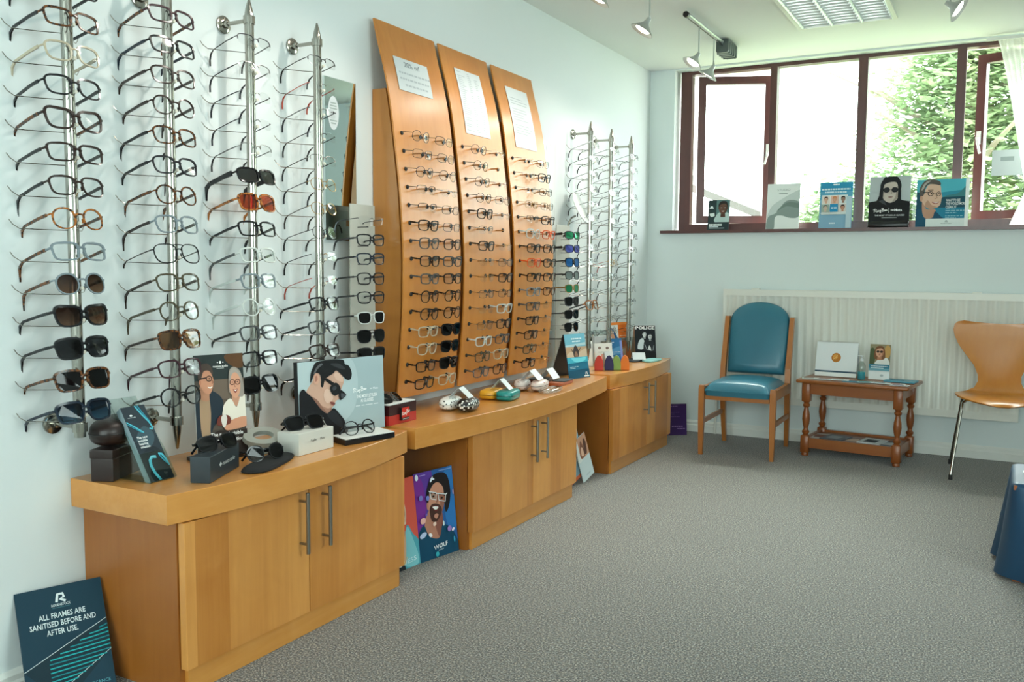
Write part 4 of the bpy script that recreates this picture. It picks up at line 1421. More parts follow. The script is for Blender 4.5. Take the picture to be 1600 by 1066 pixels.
def art(w, h, layers, y0=0.0, step=0.00025):
    """flat print: layered polygons on the front (-Y) face of a card w x h standing on z=0; u,v in 0..1"""
    mb = MB()
    mats, idx = [], {}
    def mi(c):
        if c not in idx:
            idx[c] = len(mats)
            mats.append(ink(c))
        return idx[c]
    lev = 0
    def P(u, v):
        return (-w/2+u*w, y0-0.0003-lev*step, v*h)
    def clip(u):
        return min(1.0, max(0.0, u))
    for L in layers:
        lev += 1
        k, c = L[0], L[1]
        if k == 'p' or k == 's':
            pts = smooth_poly(L[2]) if k == 's' else L[2]
            pts = [(clip(a), clip(b)) for a, b in pts]
            area = sum(pts[i-1][0]*pts[i][1]-pts[i][0]*pts[i-1][1] for i in range(len(pts)))
            if area < 0:
                pts = pts[::-1]
            q = []
            for p_ in pts:
                if not q or (abs(p_[0]-q[-1][0])+abs(p_[1]-q[-1][1])) > 1e-5:
                    q.append(p_)
            mb.add([P(a, b) for a, b in q], [tuple(range(len(q)))], mi(c))
        elif k == 'e':
            cx, cy, rx, ry = L[2:6]
            ro = L[6] if len(L) > 6 else 0
            pts = []
            for i in range(22):
                a = 2*PI*i/22
                x, z = rx*math.cos(a)*w, ry*math.sin(a)*h
                x, z = x*math.cos(ro)-z*math.sin(ro), x*math.sin(ro)+z*math.cos(ro)
                pts.append((clip(cx+x/w), clip(cy+z/h)))
            mb.add([P(a, b) for a, b in pts], [tuple(range(22))], mi(c))
        elif k == 'r':
            a, b, a1, b1 = L[2:6]
            mb.add([P(a, b), P(a1, b), P(a1, b1), P(a, b1)], [(0, 1, 2, 3)], mi(c))
        elif k == 'l':
            wd, pts = L[2], L[3]
            lf, rg = [], []
            q = [Vector((a*w, b*h)) for a, b in pts]
            for i in range(len(q)):
                d = (q[min(i+1, len(q)-1)]-q[max(i-1, 0)]).normalized()
                n = Vector((-d.y, d.x))*wd*h/2
                lf.append(q[i]+n)
                rg.append(q[i]-n)
            vs = [P(clip(a.x/w), clip(a.y/h)) for a in lf+rg]
            m_ = len(q)
            mb.add(vs, [(m_+i, m_+i+1, i+1, i) for i in range(m_-1)], mi(c))
        elif k == 't':
            body, cx, cy, hh = L[2:6]
            op = L[6] if len(L) > 6 else {}
            vs, fs = text_mesh(body, op.get('shear', 0), op.get('bold', 0), op.get('sp', 1))
            s_ = hh*h/0.72
            wx = op.get('wx', 1.0)
            if 'maxw' in op and vs:
                ww = (max(v[0] for v in vs)-min(v[0] for v in vs))*s_
                wx = op['maxw']*w/ww
            ox = 0.0
            if op.get('left') and vs:
                ox = -min(v[0] for v in vs)*s_*wx
            rot = op.get('rot', 0)
            pts = []
            for x, z in vs:
                X, Z = x*s_*wx+ox, z*s_
                pts.append((X*math.cos(rot)-Z*math.sin(rot)+(cx-0.5)*w, y0-0.0003-lev*step, X*math.sin(rot)+Z*math.cos(rot)+cy*h))
            if pts:
                mb.add(pts, fs, mi(c))
        elif k == 'tl':   # illegible small print: rows of short dashes
            u0, v0, u1, n, dv, hh = L[2:8]
            rn = random.Random(int(u0*1000+v0*777))
            for r_ in range(n):
                u = u0
                end = min(0.95, u1 if (r_ < n-1 or n == 1) else u0+(u1-u0)*rn.uniform(0.4, 0.8))
                v = v0-r_*dv
                while u < end:
                    uu = min(end, u+rn.uniform(0.03, 0.09))
                    mb.add([P(u, v), P(uu, v), P(uu, v+hh), P(u, v+hh)], [(0, 1, 2, 3)], mi(c))
                    u = uu+0.015
    return mb, mats
def card(name, label, cat, w, h, th, loc, rz, tilt, edge, layers, group=None, parts=None):
    t = thing(name, label, cat, loc, (-tilt, 0, rz), group)
    put('board', MB().box(-w/2, 0, 0.0005, w/2, th, h), edge if not isinstance(edge, str) else mat('card_'+edge.lstrip('#'), edge, 0.5), t)
    mb, ms = art(w, h, layers)
    put('print', mb, ms, t)
    return t
def base_of(Lp, Rp):
    """centre, heading and width from the two bottom corners"""
    a, b = Vector((*Lp, 0)), Vector((*Rp, 0))
    d = b-a
    return (a+b)/2, math.atan2(d.y, d.x), d.length
def prism_thing(name, label, cat, poly, z0, z1, m, bev=0.002, group=None):
    o = put(name, MB().prism_z(poly, z0, z1, bev=bev), m, smooth=30)
    return tag(o, label, cat, group)
def obox_at(a, rz, w, d):
    """corner a, width w along heading rz, depth d to the left of it -> polygon"""
    c, s_ = math.cos(rz), math.sin(rz)
    return [(a[0], a[1]), (a[0]+c*w, a[1]+s_*w), (a[0]+c*w-s_*d, a[1]+s_*w+c*d), (a[0]-s_*d, a[1]+c*d)]

def face(cx, cy, s, ar, skin='#d9a88a', hair='#3a2a22', shade='#b98468', glasses_c=None, smile=True, beard=None, hairtop=0.0, long=False, turn=0.0, brow=True, lips='#a05a50'):
    """front-ish head: s = half height in v; ar = card width/height so heads keep their shape"""
    k = s/ar
    L = []
    X = lambda u: cx+u*k
    Y = lambda v: cy+v*s
    if long:
        L.append(('s', hair, [(X(-0.85), Y(-1.3)), (X(-0.95), Y(0.1)), (X(-0.6), Y(0.95)), (X(0), Y(1.12)), (X(0.6), Y(0.95)), (X(0.95), Y(0.1)), (X(0.85), Y(-1.3))]))
    L.append(('p', shade, [(X(-0.34), Y(-0.6)), (X(0.34), Y(-0.6)), (X(0.42), Y(-1.5)), (X(-0.42), Y(-1.5))]))
    if not long:
        L.append(('e', shade, X(-0.72), Y(-0.05), 0.10*k, 0.16*s))
        L.append(('e', shade, X(0.72), Y(-0.05), 0.10*k, 0.16*s))
    L.append(('s', skin, [(X(-0.70), Y(0.35)), (X(-0.68), Y(-0.3)), (X(-0.45), Y(-0.78)), (X(0), Y(-1.0)), (X(0.45), Y(-0.78)), (X(0.68), Y(-0.3)), (X(0.70), Y(0.35)), (X(0.45), Y(0.85)), (X(0), Y(0.98)), (X(-0.45), Y(0.85))]))
    t = turn
    L.append(('s', shade, [(X(0.45+t*0.3), Y(0.3)), (X(0.70), Y(0.3)), (X(0.66), Y(-0.35)), (X(0.40), Y(-0.8)), (X(0.1), Y(-0.97)), (X(0.38), Y(-0.5))]))
    if beard:
        L.append(('s', beard, [(X(-0.66), Y(-0.15)), (X(-0.5), Y(-0.75)), (X(0), Y(-1.03)), (X(0.5), Y(-0.75)), (X(0.66), Y(-0.15)), (X(0.4), Y(-0.35)), (X(0), Y(-0.28)), (X(-0.4), Y(-0.35))]))
    L.append(('s', hair, [(X(-0.76), Y(0.05)), (X(-0.80), Y(0.55)), (X(-0.5), Y(1.05)), (X(0.05), Y(1.18+hairtop)), (X(0.55), Y(1.05)), (X(0.80), Y(0.5)), (X(0.75), Y(0.05)), (X(0.62), Y(0.45)), (X(0.3), Y(0.72)), (X(-0.25), Y(0.66)), (X(-0.62), Y(0.42))]))
    for e in (-1, 1):
        ex = e*0.30+t*0.25
        if brow:
            L.append(('l', hair, 0.06*s, [(X(ex-0.17), Y(0.22)), (X(ex), Y(0.27)), (X(ex+0.17), Y(0.22))]))
        L.append(('e', '#efe9e2', X(ex), Y(0.06), 0.12*k, 0.055*s))
        L.append(('e', '#2a1d18', X(ex+t*0.05), Y(0.06), 0.055*k, 0.055*s))
    L.append(('l', shade, 0.05*s, [(X(t*0.3+0.02), Y(0.05)), (X(t*0.35+0.10), Y(-0.27)), (X(t*0.3-0.06), Y(-0.30))]))
    if smile:
        L.append(('s', lips, [(X(-0.27+t*0.3), Y(-0.46)), (X(t*0.3), Y(-0.50)), (X(0.27+t*0.3), Y(-0.46)), (X(0.13+t*0.3), Y(-0.64)), (X(-0.13+t*0.3), Y(-0.64))]))
        L.append(('s', '#f3eee8', [(X(-0.21+t*0.3), Y(-0.48)), (X(t*0.3), Y(-0.515)), (X(0.21+t*0.3), Y(-0.48)), (X(0.08+t*0.3), Y(-0.58)), (X(-0.08+t*0.3), Y(-0.58))]))
    else:
        L.append(('s', lips, [(X(-0.2+t*0.3), Y(-0.52)), (X(t*0.3), Y(-0.47)), (X(0.2+t*0.3), Y(-0.52)), (X(t*0.3), Y(-0.60))]))
    if glasses_c:
        fc, lc = glasses_c if isinstance(glasses_c, tuple) else (glasses_c, None)
        for e in (-1, 1):
            ex = e*0.32+t*0.25
            ring = [(X(ex+0.24*math.cos(2*PI*i/16)*(1 if abs(math.cos(2*PI*i/16)) < .9 else .95)), Y(0.06+0.19*math.sin(2*PI*i/16))) for i in range(17)]
            if lc:
                L.append(('p', lc, ring[:-1]))
            L.append(('l', fc, 0.055*s, ring))
        L.append(('l', fc, 0.05*s, [(X(-0.09+t*.25), Y(0.12)), (X(0.09+t*.25), Y(0.12))]))
        L.append(('l', fc, 0.05*s, [(X(-0.55+t*.25), Y(0.14)), (X(-0.70), Y(0.1))]))
        L.append(('l', fc, 0.05*s, [(X(0.55+t*.25), Y(0.14)), (X(0.70), Y(0.1))]))
    return L
def script_logo(c, cx, cy, hh, ar, rot=0.12):
    """looping handwritten word mark"""
    k = hh/ar
    def Q(pts):
        out = []
        for a, b in pts:
            a2, b2 = a*math.cos(rot)-b*math.sin(rot), a*math.sin(rot)+b*math.cos(rot)
            out.append((cx+a2*k, cy+b2*hh))
        return out
    def curve(pts, n=5):
        o = []
        for i in range(len(pts)-1):
            p0, p1, p2, p3 = pts[max(i-1, 0)], pts[i], pts[i+1], pts[min(i+2, len(pts)-1)]
            for j in range(n):
                t = j/n
                o.append(tuple(0.5*((2*p1[d])+(-p0[d]+p2[d])*t+(2*p0[d]-5*p1[d]+4*p2[d]-p3[d])*t*t+(-p0[d]+3*p1[d]-3*p2[d]+p3[d])*t**3) for d in (0, 1)))
        o.append(pts[-1])
        return o
    wd = 0.15*hh
    R1 = curve([(-2.0, 0.35), (-1.75, 0.55), (-1.3, 0.5), (-1.1, 0.25), (-1.5, 0.0), (-1.25, -0.25), (-0.95, -0.45)])
    R0 = [(-1.65, 0.5), (-1.85, -0.45)]
    ay = curve([(-0.55, 0.08), (-0.85, -0.05), (-0.8, -0.38), (-0.5, -0.2), (-0.45, 0.1), (-0.4, -0.35), (-0.1, 0.05), (-0.05, -0.3), (0.2, 0.1), (0.05, -0.75), (-0.15, -0.6), (0.35, 0.0)])
    B0 = curve([(0.5, 0.55), (0.6, 0.0), (0.5, -0.45)])
    B1 = curve([(0.4, 0.5), (0.85, 0.62), (0.95, 0.3), (0.62, 0.12), (1.0, 0.02), (0.95, -0.35), (0.5, -0.42)])
    an = curve([(1.35, 0.08), (1.05, -0.05), (1.1, -0.38), (1.35, -0.15), (1.4, -0.35), (1.55, -0.02), (1.6, -0.35), (1.8, 0.05), (1.85, -0.3), (2.15, -0.15)])
    return [('l', c, wd, Q(x)) for x in (R0, R1, ay, B0, B1, an)]

# ---- cards on the window sill
ZS = 1.3885
def sill_card(label, x0, x1, h, edge, layers, tilt=6, th=0.004, y=6.018):
    return card('show_card', label, 'show card', x1-x0, h, th, ((x0+x1)/2, y, ZS), 0, math.radians(tilt), edge, layers, 'show cards on the window sill')
a1 = 0.145/0.2
L = [('r', '#2a3c3e', 0, 0, 1, 1), ('r', '#5d7d7d', 0.38, 0.27, 1, 1), ('s', '#b9cfcb', [(0.32, 0.27), (0.42, 0.52), (0.62, 0.6), (0.9, 0.58), (1.0, 0.5), (1.0, 0.27)])]
L += face(0.70, 0.73, 0.20, a1, '#6b4a3c', '#2b2522', '#553a2f', None)
L += [('r', '#2a3c3e', 0, 0, 1, 0.26), ('p', '#e8efee', [(0.06, 0.715), (0.12, 0.79), (0.2, 0.80), (0.27, 0.715)]), ('p', '#dfe8e6', [(0.08, 0.55), (0.3, 0.57), (0.33, 0.47), (0.2, 0.43), (0.1, 0.47)]),
      ('tl', '#f0f4f3', 0.08, 0.14, 0.68, 1, 0.05, 0.06), ('r', '#cfdad9', 0.08, 0.085, 0.52, 0.115), ('r', '#b5c4c3', 0.08, 0.045, 0.80, 0.07)]
sill_card('small dark show card with a portrait of a man in a white top', 0.466, 0.611, 0.202, '#203032', L)
L = [('r', '#e9eeec', 0, 0, 1, 1), ('s', '#c9d3d1', [(0, 0.0), (0.02, 0.25), (0.15, 0.5), (0.45, 0.66), (0.8, 0.8), (1, 0.84), (1, 0.58), (0.7, 0.55), (0.4, 0.42), (0.25, 0.2), (0.24, 0)]),
     ('s', '#8b9a96', [(0.02, 0.0), (0.06, 0.27), (0.3, 0.36), (0.6, 0.62), (1, 0.58), (1, 0.28), (0.75, 0.24), (0.45, 0.30), (0.27, 0.26), (0.24, 0)]),
     ('s', '#74857f', [(0.3, 0.38), (0.6, 0.58), (1.0, 0.55), (1, 0.45), (0.6, 0.5)]), ('t', '#7d8987', 'STUDIO', 0.5, 0.86, 0.05, {'sp': 1.15}), ('r', '#a5afad', 0.36, 0.77, 0.62, 0.79)]
sill_card('white show card with a pale grey curving shape', 0.858, 1.067, 0.297, '#dfe6e3', L)
L = [('r', '#86b0c8', 0, 0, 1, 1), ('r', '#2f93bd', 0, 0.72, 1, 1), ('r', '#5aa3c4', 0, 0.62, 1, 0.80), ('e', '#f2f8f9', 0.42, 0.95, 0.02, 0.018), ('tl', '#f2f8f9', 0.45, 0.935, 0.60, 1, 0.04, 0.03),
     ('tl', '#d4e8ef', 0.05, 0.83, 0.93, 1, 0.04, 0.035), ('tl', '#d4e8ef', 0.16, 0.765, 0.82, 1, 0.04, 0.035),
     ('r', '#eef1ee', 0.07, 0.30, 0.86, 0.72)]
a3 = 0.2/0.295
for i, (u, v, sk, hr, bgc) in enumerate([(0.20, 0.62, '#d9ab90', '#4a332a', '#e6ddd5'), (0.465, 0.62, '#dba283', '#d48a5b', '#eac3b0'), (0.73, 0.62, '#9a7560', '#2a2422', '#dde3e2'), (0.20, 0.43, '#cdb8a6', '#55504c', '#9fb0a5'), (0.73, 0.43, '#c58f75', '#2b211e', '#d8d2cc')]):
    L += [('r', bgc, u-0.12, v-0.085, u+0.12, v+0.085)]+face(u, v+0.005, 0.055, a3, sk, hr, sk, None, True)
L += [('r', '#1f8bbd', 0.345, 0.345, 0.585, 0.515), ('tl', '#e8f4f8', 0.38, 0.415, 0.56, 1, 0.04, 0.03), ('r', '#d5dcda', 0.07, 0.30, 0.86, 0.325), ('tl', '#dcebf0', 0.34, 0.085, 0.52, 1, 0.04, 0.03), ('r', '#b7cdd8', 0.84, 0.0, 1.0, 0.68)]
sill_card('blue show card with a grid of small smiling faces', 1.191, 1.389, 0.294, '#6d9db5', L)
a4 = 0.236/0.318
L = [('r', '#b3bcbf', 0, 0, 1, 1)]
L += [('s', '#14161a', [(0.16, 0.40), (0.24, 0.62), (0.30, 0.9), (0.42, 1.02), (0.62, 1.02), (0.74, 0.9), (0.76, 0.62), (0.78, 0.40)])]
L += [l_ for l_ in face(0.52, 0.72, 0.235, a4, '#c9bdb3', '#14161a', '#a3968d', ('#101216', '#24262a'), False, lips='#8d6e68')][1:]
L += [('s', '#15171b', [(0.24, 0.45), (0.28, 0.85), (0.40, 1.0), (0.5, 0.99), (0.36, 0.84), (0.34, 0.6), (0.33, 0.45)]), ('s', '#15171b', [(0.78, 0.45), (0.75, 0.85), (0.62, 1.0), (0.5, 0.99), (0.68, 0.84), (0.70, 0.6), (0.70, 0.45)]),
      ('p', '#0e1013', [(0, 0.50), (0.22, 0.53), (0.36, 0.55), (0.46, 0.42), (0.58, 0.44), (0.68, 0.55), (0.80, 0.53), (1, 0.50), (1, 0), (0, 0)]),
      ('p', '#3b3f45', [(0.24, 0.52), (0.36, 0.55), (0.44, 0.43), (0.36, 0.46)])]
L += script_logo('#f1f3f3', 0.29, 0.335, 0.062, a4, 0.1)
L += [('r', '#c7cbcc', 0.495, 0.285, 0.505, 0.38), ('t', '#f1f3f3', '\u221eMeta', 0.68, 0.335, 0.05, {'bold': 0.015}), ('t', '#e8ecec', 'THE MOST STYLISH AI GLASSES', 0.52, 0.235, 0.028, {'bold': 0.01}), ('r', '#9aa0a1', 0.33, 0.185, 0.70, 0.198)]
t = sill_card('black and grey show card with a woman in dark sunglasses', 1.487, 1.723, 0.318, '#16181b', L, y=6.03)
put('base', MB().prism_z(rrect(-0.118, -0.028, 0.118, 0.016, 0.006, 2), 0.0006, 0.034, bev=0.003), M_black, t, (0, -0.002, 0), smooth=40)
a5 = 0.287/0.288
L = [('r', '#4fb2c4', 0, 0, 1, 1), ('p', '#2f8fa8', [(0.45, 0.72), (1, 0.78), (1, 0), (0, 0), (0, 0.5)]), ('s', '#3f7f86', [(0.567, 0.655), (0.78, 0.692), (0.914, 0.823), (0.981, 0.865), (0.992, 0.574), (0.569, 0.592)]),
     ('p', '#1d4f60', [(0.40, 0.62), (1, 0.63), (1, 0.36), (0.40, 0.36)]), ('p', '#1f7f9c', [(0.35, 0.40), (1, 0.40), (1, 0), (0.35, 0)]), ('p', '#174a5e', [(0, 0), (0, 0.75), (0.12, 0.7), (0.14, 0)]),
     ('s', '#b98f78', [(0.12, 0.561), (0.201, 0.379), (0.354, 0.375), (0.385, 0.309), (0.328, 0.196), (0.191, 0.182), (0.126, 0.315)]),
     ('s', '#14506b', [(0.0, 0.0), (-0.01, 0.318), (0.093, 0.382), (0.127, 0.282), (0.191, 0.182), (0.328, 0.196), (0.37, 0.326), (0.477, 0.227), (0.553, 0.15), (0.55, 0.0)]),
     ('s', '#d8b49d', [(0.088, 0.595), (0.147, 0.691), (0.175, 0.803), (0.233, 0.896), (0.353, 0.896), (0.45, 0.867), (0.469, 0.739), (0.495, 0.627), (0.481, 0.579), (0.47, 0.484), (0.427, 0.421), (0.353, 0.391), (0.263, 0.377), (0.169, 0.445)]),
     ('s', '#b9917a', [(0.169, 0.445), (0.263, 0.377), (0.353, 0.391), (0.40, 0.42), (0.30, 0.46), (0.22, 0.56)]),
     ('s', '#59534f', [(0.072, 0.612), (0.052, 0.777), (0.095, 0.905), (0.185, 0.995), (0.335, 1.0), (0.441, 0.946), (0.45, 0.875), (0.339, 0.897), (0.218, 0.897), (0.16, 0.804), (0.147, 0.691), (0.102, 0.644)]),
     ('s', '#a9a39c', [(0.09, 0.78), (0.13, 0.90), (0.2, 0.965), (0.27, 0.975), (0.18, 0.90), (0.13, 0.80)]), ('e', '#c39a83', 0.095, 0.60, 0.028, 0.06),
     ('l', '#2c2c30', 0.012, [(0.12, 0.735), (0.27, 0.735)]), ('l', '#2c2c30', 0.012, [(0.27+0.05*math.cos(i*PI/6), 0.70+0.045*math.sin(i*PI/6)) for i in range(13)]), ('l', '#2c2c30', 0.012, [(0.425+0.038*math.cos(i*PI/6), 0.69+0.045*math.sin(i*PI/6)) for i in range(13)]), ('l', '#2c2c30', 0.010, [(0.32, 0.71), (0.39, 0.71)]),
     ('e', '#33241e', 0.285, 0.70, 0.015, 0.014), ('e', '#33241e', 0.43, 0.69, 0.012, 0.014), ('l', '#5b4238', 0.014, [(0.22, 0.775), (0.32, 0.775)]), ('l', '#a97c66', 0.012, [(0.37, 0.69), (0.40, 0.60), (0.35, 0.585)]),
     ('s', '#9a4f4a', [(0.30, 0.525), (0.38, 0.515), (0.45, 0.53), (0.40, 0.485), (0.34, 0.488)]), ('s', '#f1ebe6', [(0.32, 0.52), (0.38, 0.511), (0.44, 0.523), (0.38, 0.498)]),
     ('t', '#eef6f7', 'WANT TO SEE', 0.57, 0.545, 0.055, {'left': 1, 'bold': 0.012, 'maxw': 0.27}), ('t', '#eef6f7', 'THE WORLD MORE', 0.57, 0.475, 0.055, {'left': 1, 'bold': 0.012, 'maxw': 0.37}), ('t', '#eef6f7', 'CLEARLY?', 0.57, 0.405, 0.055, {'left': 1, 'bold': 0.012, 'maxw': 0.2}),
     ('tl', '#9fd3de', 0.57, 0.325, 0.93, 2, 0.045, 0.014), ('tl', '#9fd3de', 0.57, 0.215, 0.9, 2, 0.035, 0.012),
     ('r', '#dfe8e6', 0.20, 0.0, 1.0, 0.17), ('l', '#55706f', 0.012, [(0.575, 0.09), (0.585, 0.125), (0.605, 0.125), (0.605, 0.105), (0.615, 0.09)]), ('t', '#55706f', 'RODENSTOCK', 0.595, 0.065, 0.022), ('r', '#eef3f1', 0.93, 0.0, 1.0, 1.0)]
sill_card('blue show card with a smiling grey-haired man in profile', 1.759, 2.046, 0.288, '#d5dfdd', L)

# ---- first worktop
Z1 = ZC+0.0006
M_brown = mat('brown_leatherette', '#241511', 0.4, noise=0.08, bump=0.1, bscale=500)
def along(p, ang, d):
    return (p[0]+d*math.cos(ang), p[1]+d*math.sin(ang))
h0 = math.radians(114)
t = thing('case_box', 'dark brown leatherette box standing below the first pole', 'box', (0, 0, 0))
put('base', MB().prism_z(obox_at((0.182, 1.565), h0, 0.165, 0.062), Z1, Z1+0.062, bev=0.002), M_brown, t, smooth=30)
put('lid', MB().prism_z(obox_at((0.183, 1.564), h0, 0.167, 0.064), Z1+0.0625, Z1+0.086, bev=0.002), M_brown, t, smooth=30)
def superell(a, b, c, n1=0.7, n2=0.8, nu=24, nv=14, flat=None):
    mb = MB()
    pw = lambda x, e: math.copysign(abs(x)**e, x)
    rings = []
    for j in range(nv+1):
        ph = -PI/2+PI*j/nv
        ph = max(-PI/2+0.03, min(PI/2-0.03, ph))
        rings.append([(a*pw(math.cos(ph), n1)*pw(math.cos(2*PI*k/nu), n2), b*pw(math.cos(ph), n1)*pw(math.sin(2*PI*k/nu), n2), c*pw(math.sin(ph), n1)) for k in range(nu)])
    mb.loft(rings)
    return mb
t = thing('spectacle_case', 'rounded dark brown spectacle case resting on the brown box', 'case', (0.118, 1.632, Z1+0.0872), (0, 0, h0))
put('shell', superell(0.100, 0.054, 0.040, 0.75, 0.8), M_brown, t, (0, 0, 0.0405), smooth=80)
rim = MB()
rim.tube([(0.1005*math.copysign(abs(math.cos(a))**0.8, math.cos(a)), 0.0545*math.copysign(abs(math.sin(a))**0.8, math.sin(a)), 0.041) for a in [2*PI*i/36 for i in range(36)]], 0.0014, 6, closed=True)
put('rim', rim, M_black, t, smooth=60)
# leaflet holder + leaflets
hx, hy, hr, ht = 0.283, 1.645, math.radians(92), math.radians(30)
t = thing('leaflet_holder', 'clear acrylic leaflet holder beside the brown box', 'leaflet holder', (hx, hy, Z1), (0, 0, hr))
bw = 0.045
A = MB()
tl_ = math.tan(ht)
A.extrude([(-bw, 0.028, 0.003), (-bw, 0.028+0.215*tl_, 0.215), (-bw, 0.030+0.215*tl_, 0.215), (-bw, 0.030, 0.003)], (2*bw, 0, 0))
put('back_plate', A, M_acrylic, t)
A = MB()
A.extrude([(-bw, 0.0, 0.003), (-bw, 0.075*tl_, 0.075), (-bw, 0.0018+0.075*tl_, 0.075), (-bw, 0.0018, 0.003)], (2*bw, 0, 0))
put('front_plate', A, M_acrylic, t)
for sx in (-1, 1):
    A = MB().extrude([(sx*bw, 0, 0.003), (sx*bw, 0.075*tl_, 0.075), (sx*bw, 0.028+0.2*tl_, 0.20), (sx*bw, 0.13, 0.003)], (0.0016*sx, 0, 0))
    put('side_plate', A, M_acrylic, t)
put('foot', MB().box(-bw, 0.0, 0.0005, bw, 0.13, 0.0028), M_acrylic, t)
lw_, lh_ = 0.080, 0.222
aL = lw_/lh_
L = [('r', '#26333c', 0, 0, 1, 1), ('s', '#1b262d', [(0, 0.3), (0.6, 0.45), (1, 0.3), (1, 0), (0, 0)]), ('s', '#39505a', [(0.1, 0.55), (0.6, 0.72), (0.9, 0.6), (0.6, 0.45)])]
teal = '#4fb3c6'
L += [('l', teal, 0.022, [(0.58, 1.0), (0.72, 0.88), (0.90, 0.76), (0.95, 0.69), (0.90, 0.66), (0.82, 0.68)]), ('l', '#2b8ea5', 0.016, [(0.68, 1.0), (0.80, 0.88), (0.93, 0.77)]),
      ('l', teal, 0.018, [(0.0, 0.80), (0.25, 0.73), (0.52, 0.635)]), ('l', '#2b8ea5', 0.012, [(0.0, 0.77), (0.25, 0.70), (0.45, 0.64)]),
      ('l', teal, 0.04, [(0.60, 0.30), (0.42, 0.31), (0.30, 0.27), (0.26, 0.2), (0.30, 0.1), (0.42, 0.0)]), ('l', '#8fd6e2', 0.012, [(0.58, 0.31), (0.42, 0.315), (0.30, 0.28)]), ('l', teal, 0.03, [(0.72, 0.33), (0.85, 0.32), (0.93, 0.25), (1.0, 0.16)]), ('l', '#2b8ea5', 0.02, [(0.74, 0.31), (0.85, 0.23), (0.97, 0.17)]),
      ('e', '#eef3f4', 0.27, 0.875, 0.06, 0.012), ('t', '#e4ecee', 'nuance audio', 0.27, 0.85, 0.017, {'maxw': 0.32})]
for i, w_ in enumerate(('The new', 'invisible', 'hearing', 'solution')):
    L.append(('t', '#eef2f2', w_, 0.13, 0.575-0.042*i, 0.032, {'left': 1, 'bold': 0.015}))
t = thing('leaflet_stack', 'dark leaflets with turquoise ribbons in the clear holder', 'leaflets', (hx, hy, Z1+0.004), (-ht, 0, hr))
o_ = MB()
for k in range(5):
    o_.box(-lw_/2+0.0004*k, 0.0045+0.0042*k, 0.0, lw_/2+0.0004*k, 0.0045+0.0042*k+0.0037, lh_-0.0006*k)
put('board', o_, mat('leaflet_edge', '#8fa3ab', 0.5), t)
mb, ms = art(lw_, lh_, L, y0=0.0045)
put('print', mb, ms, t)
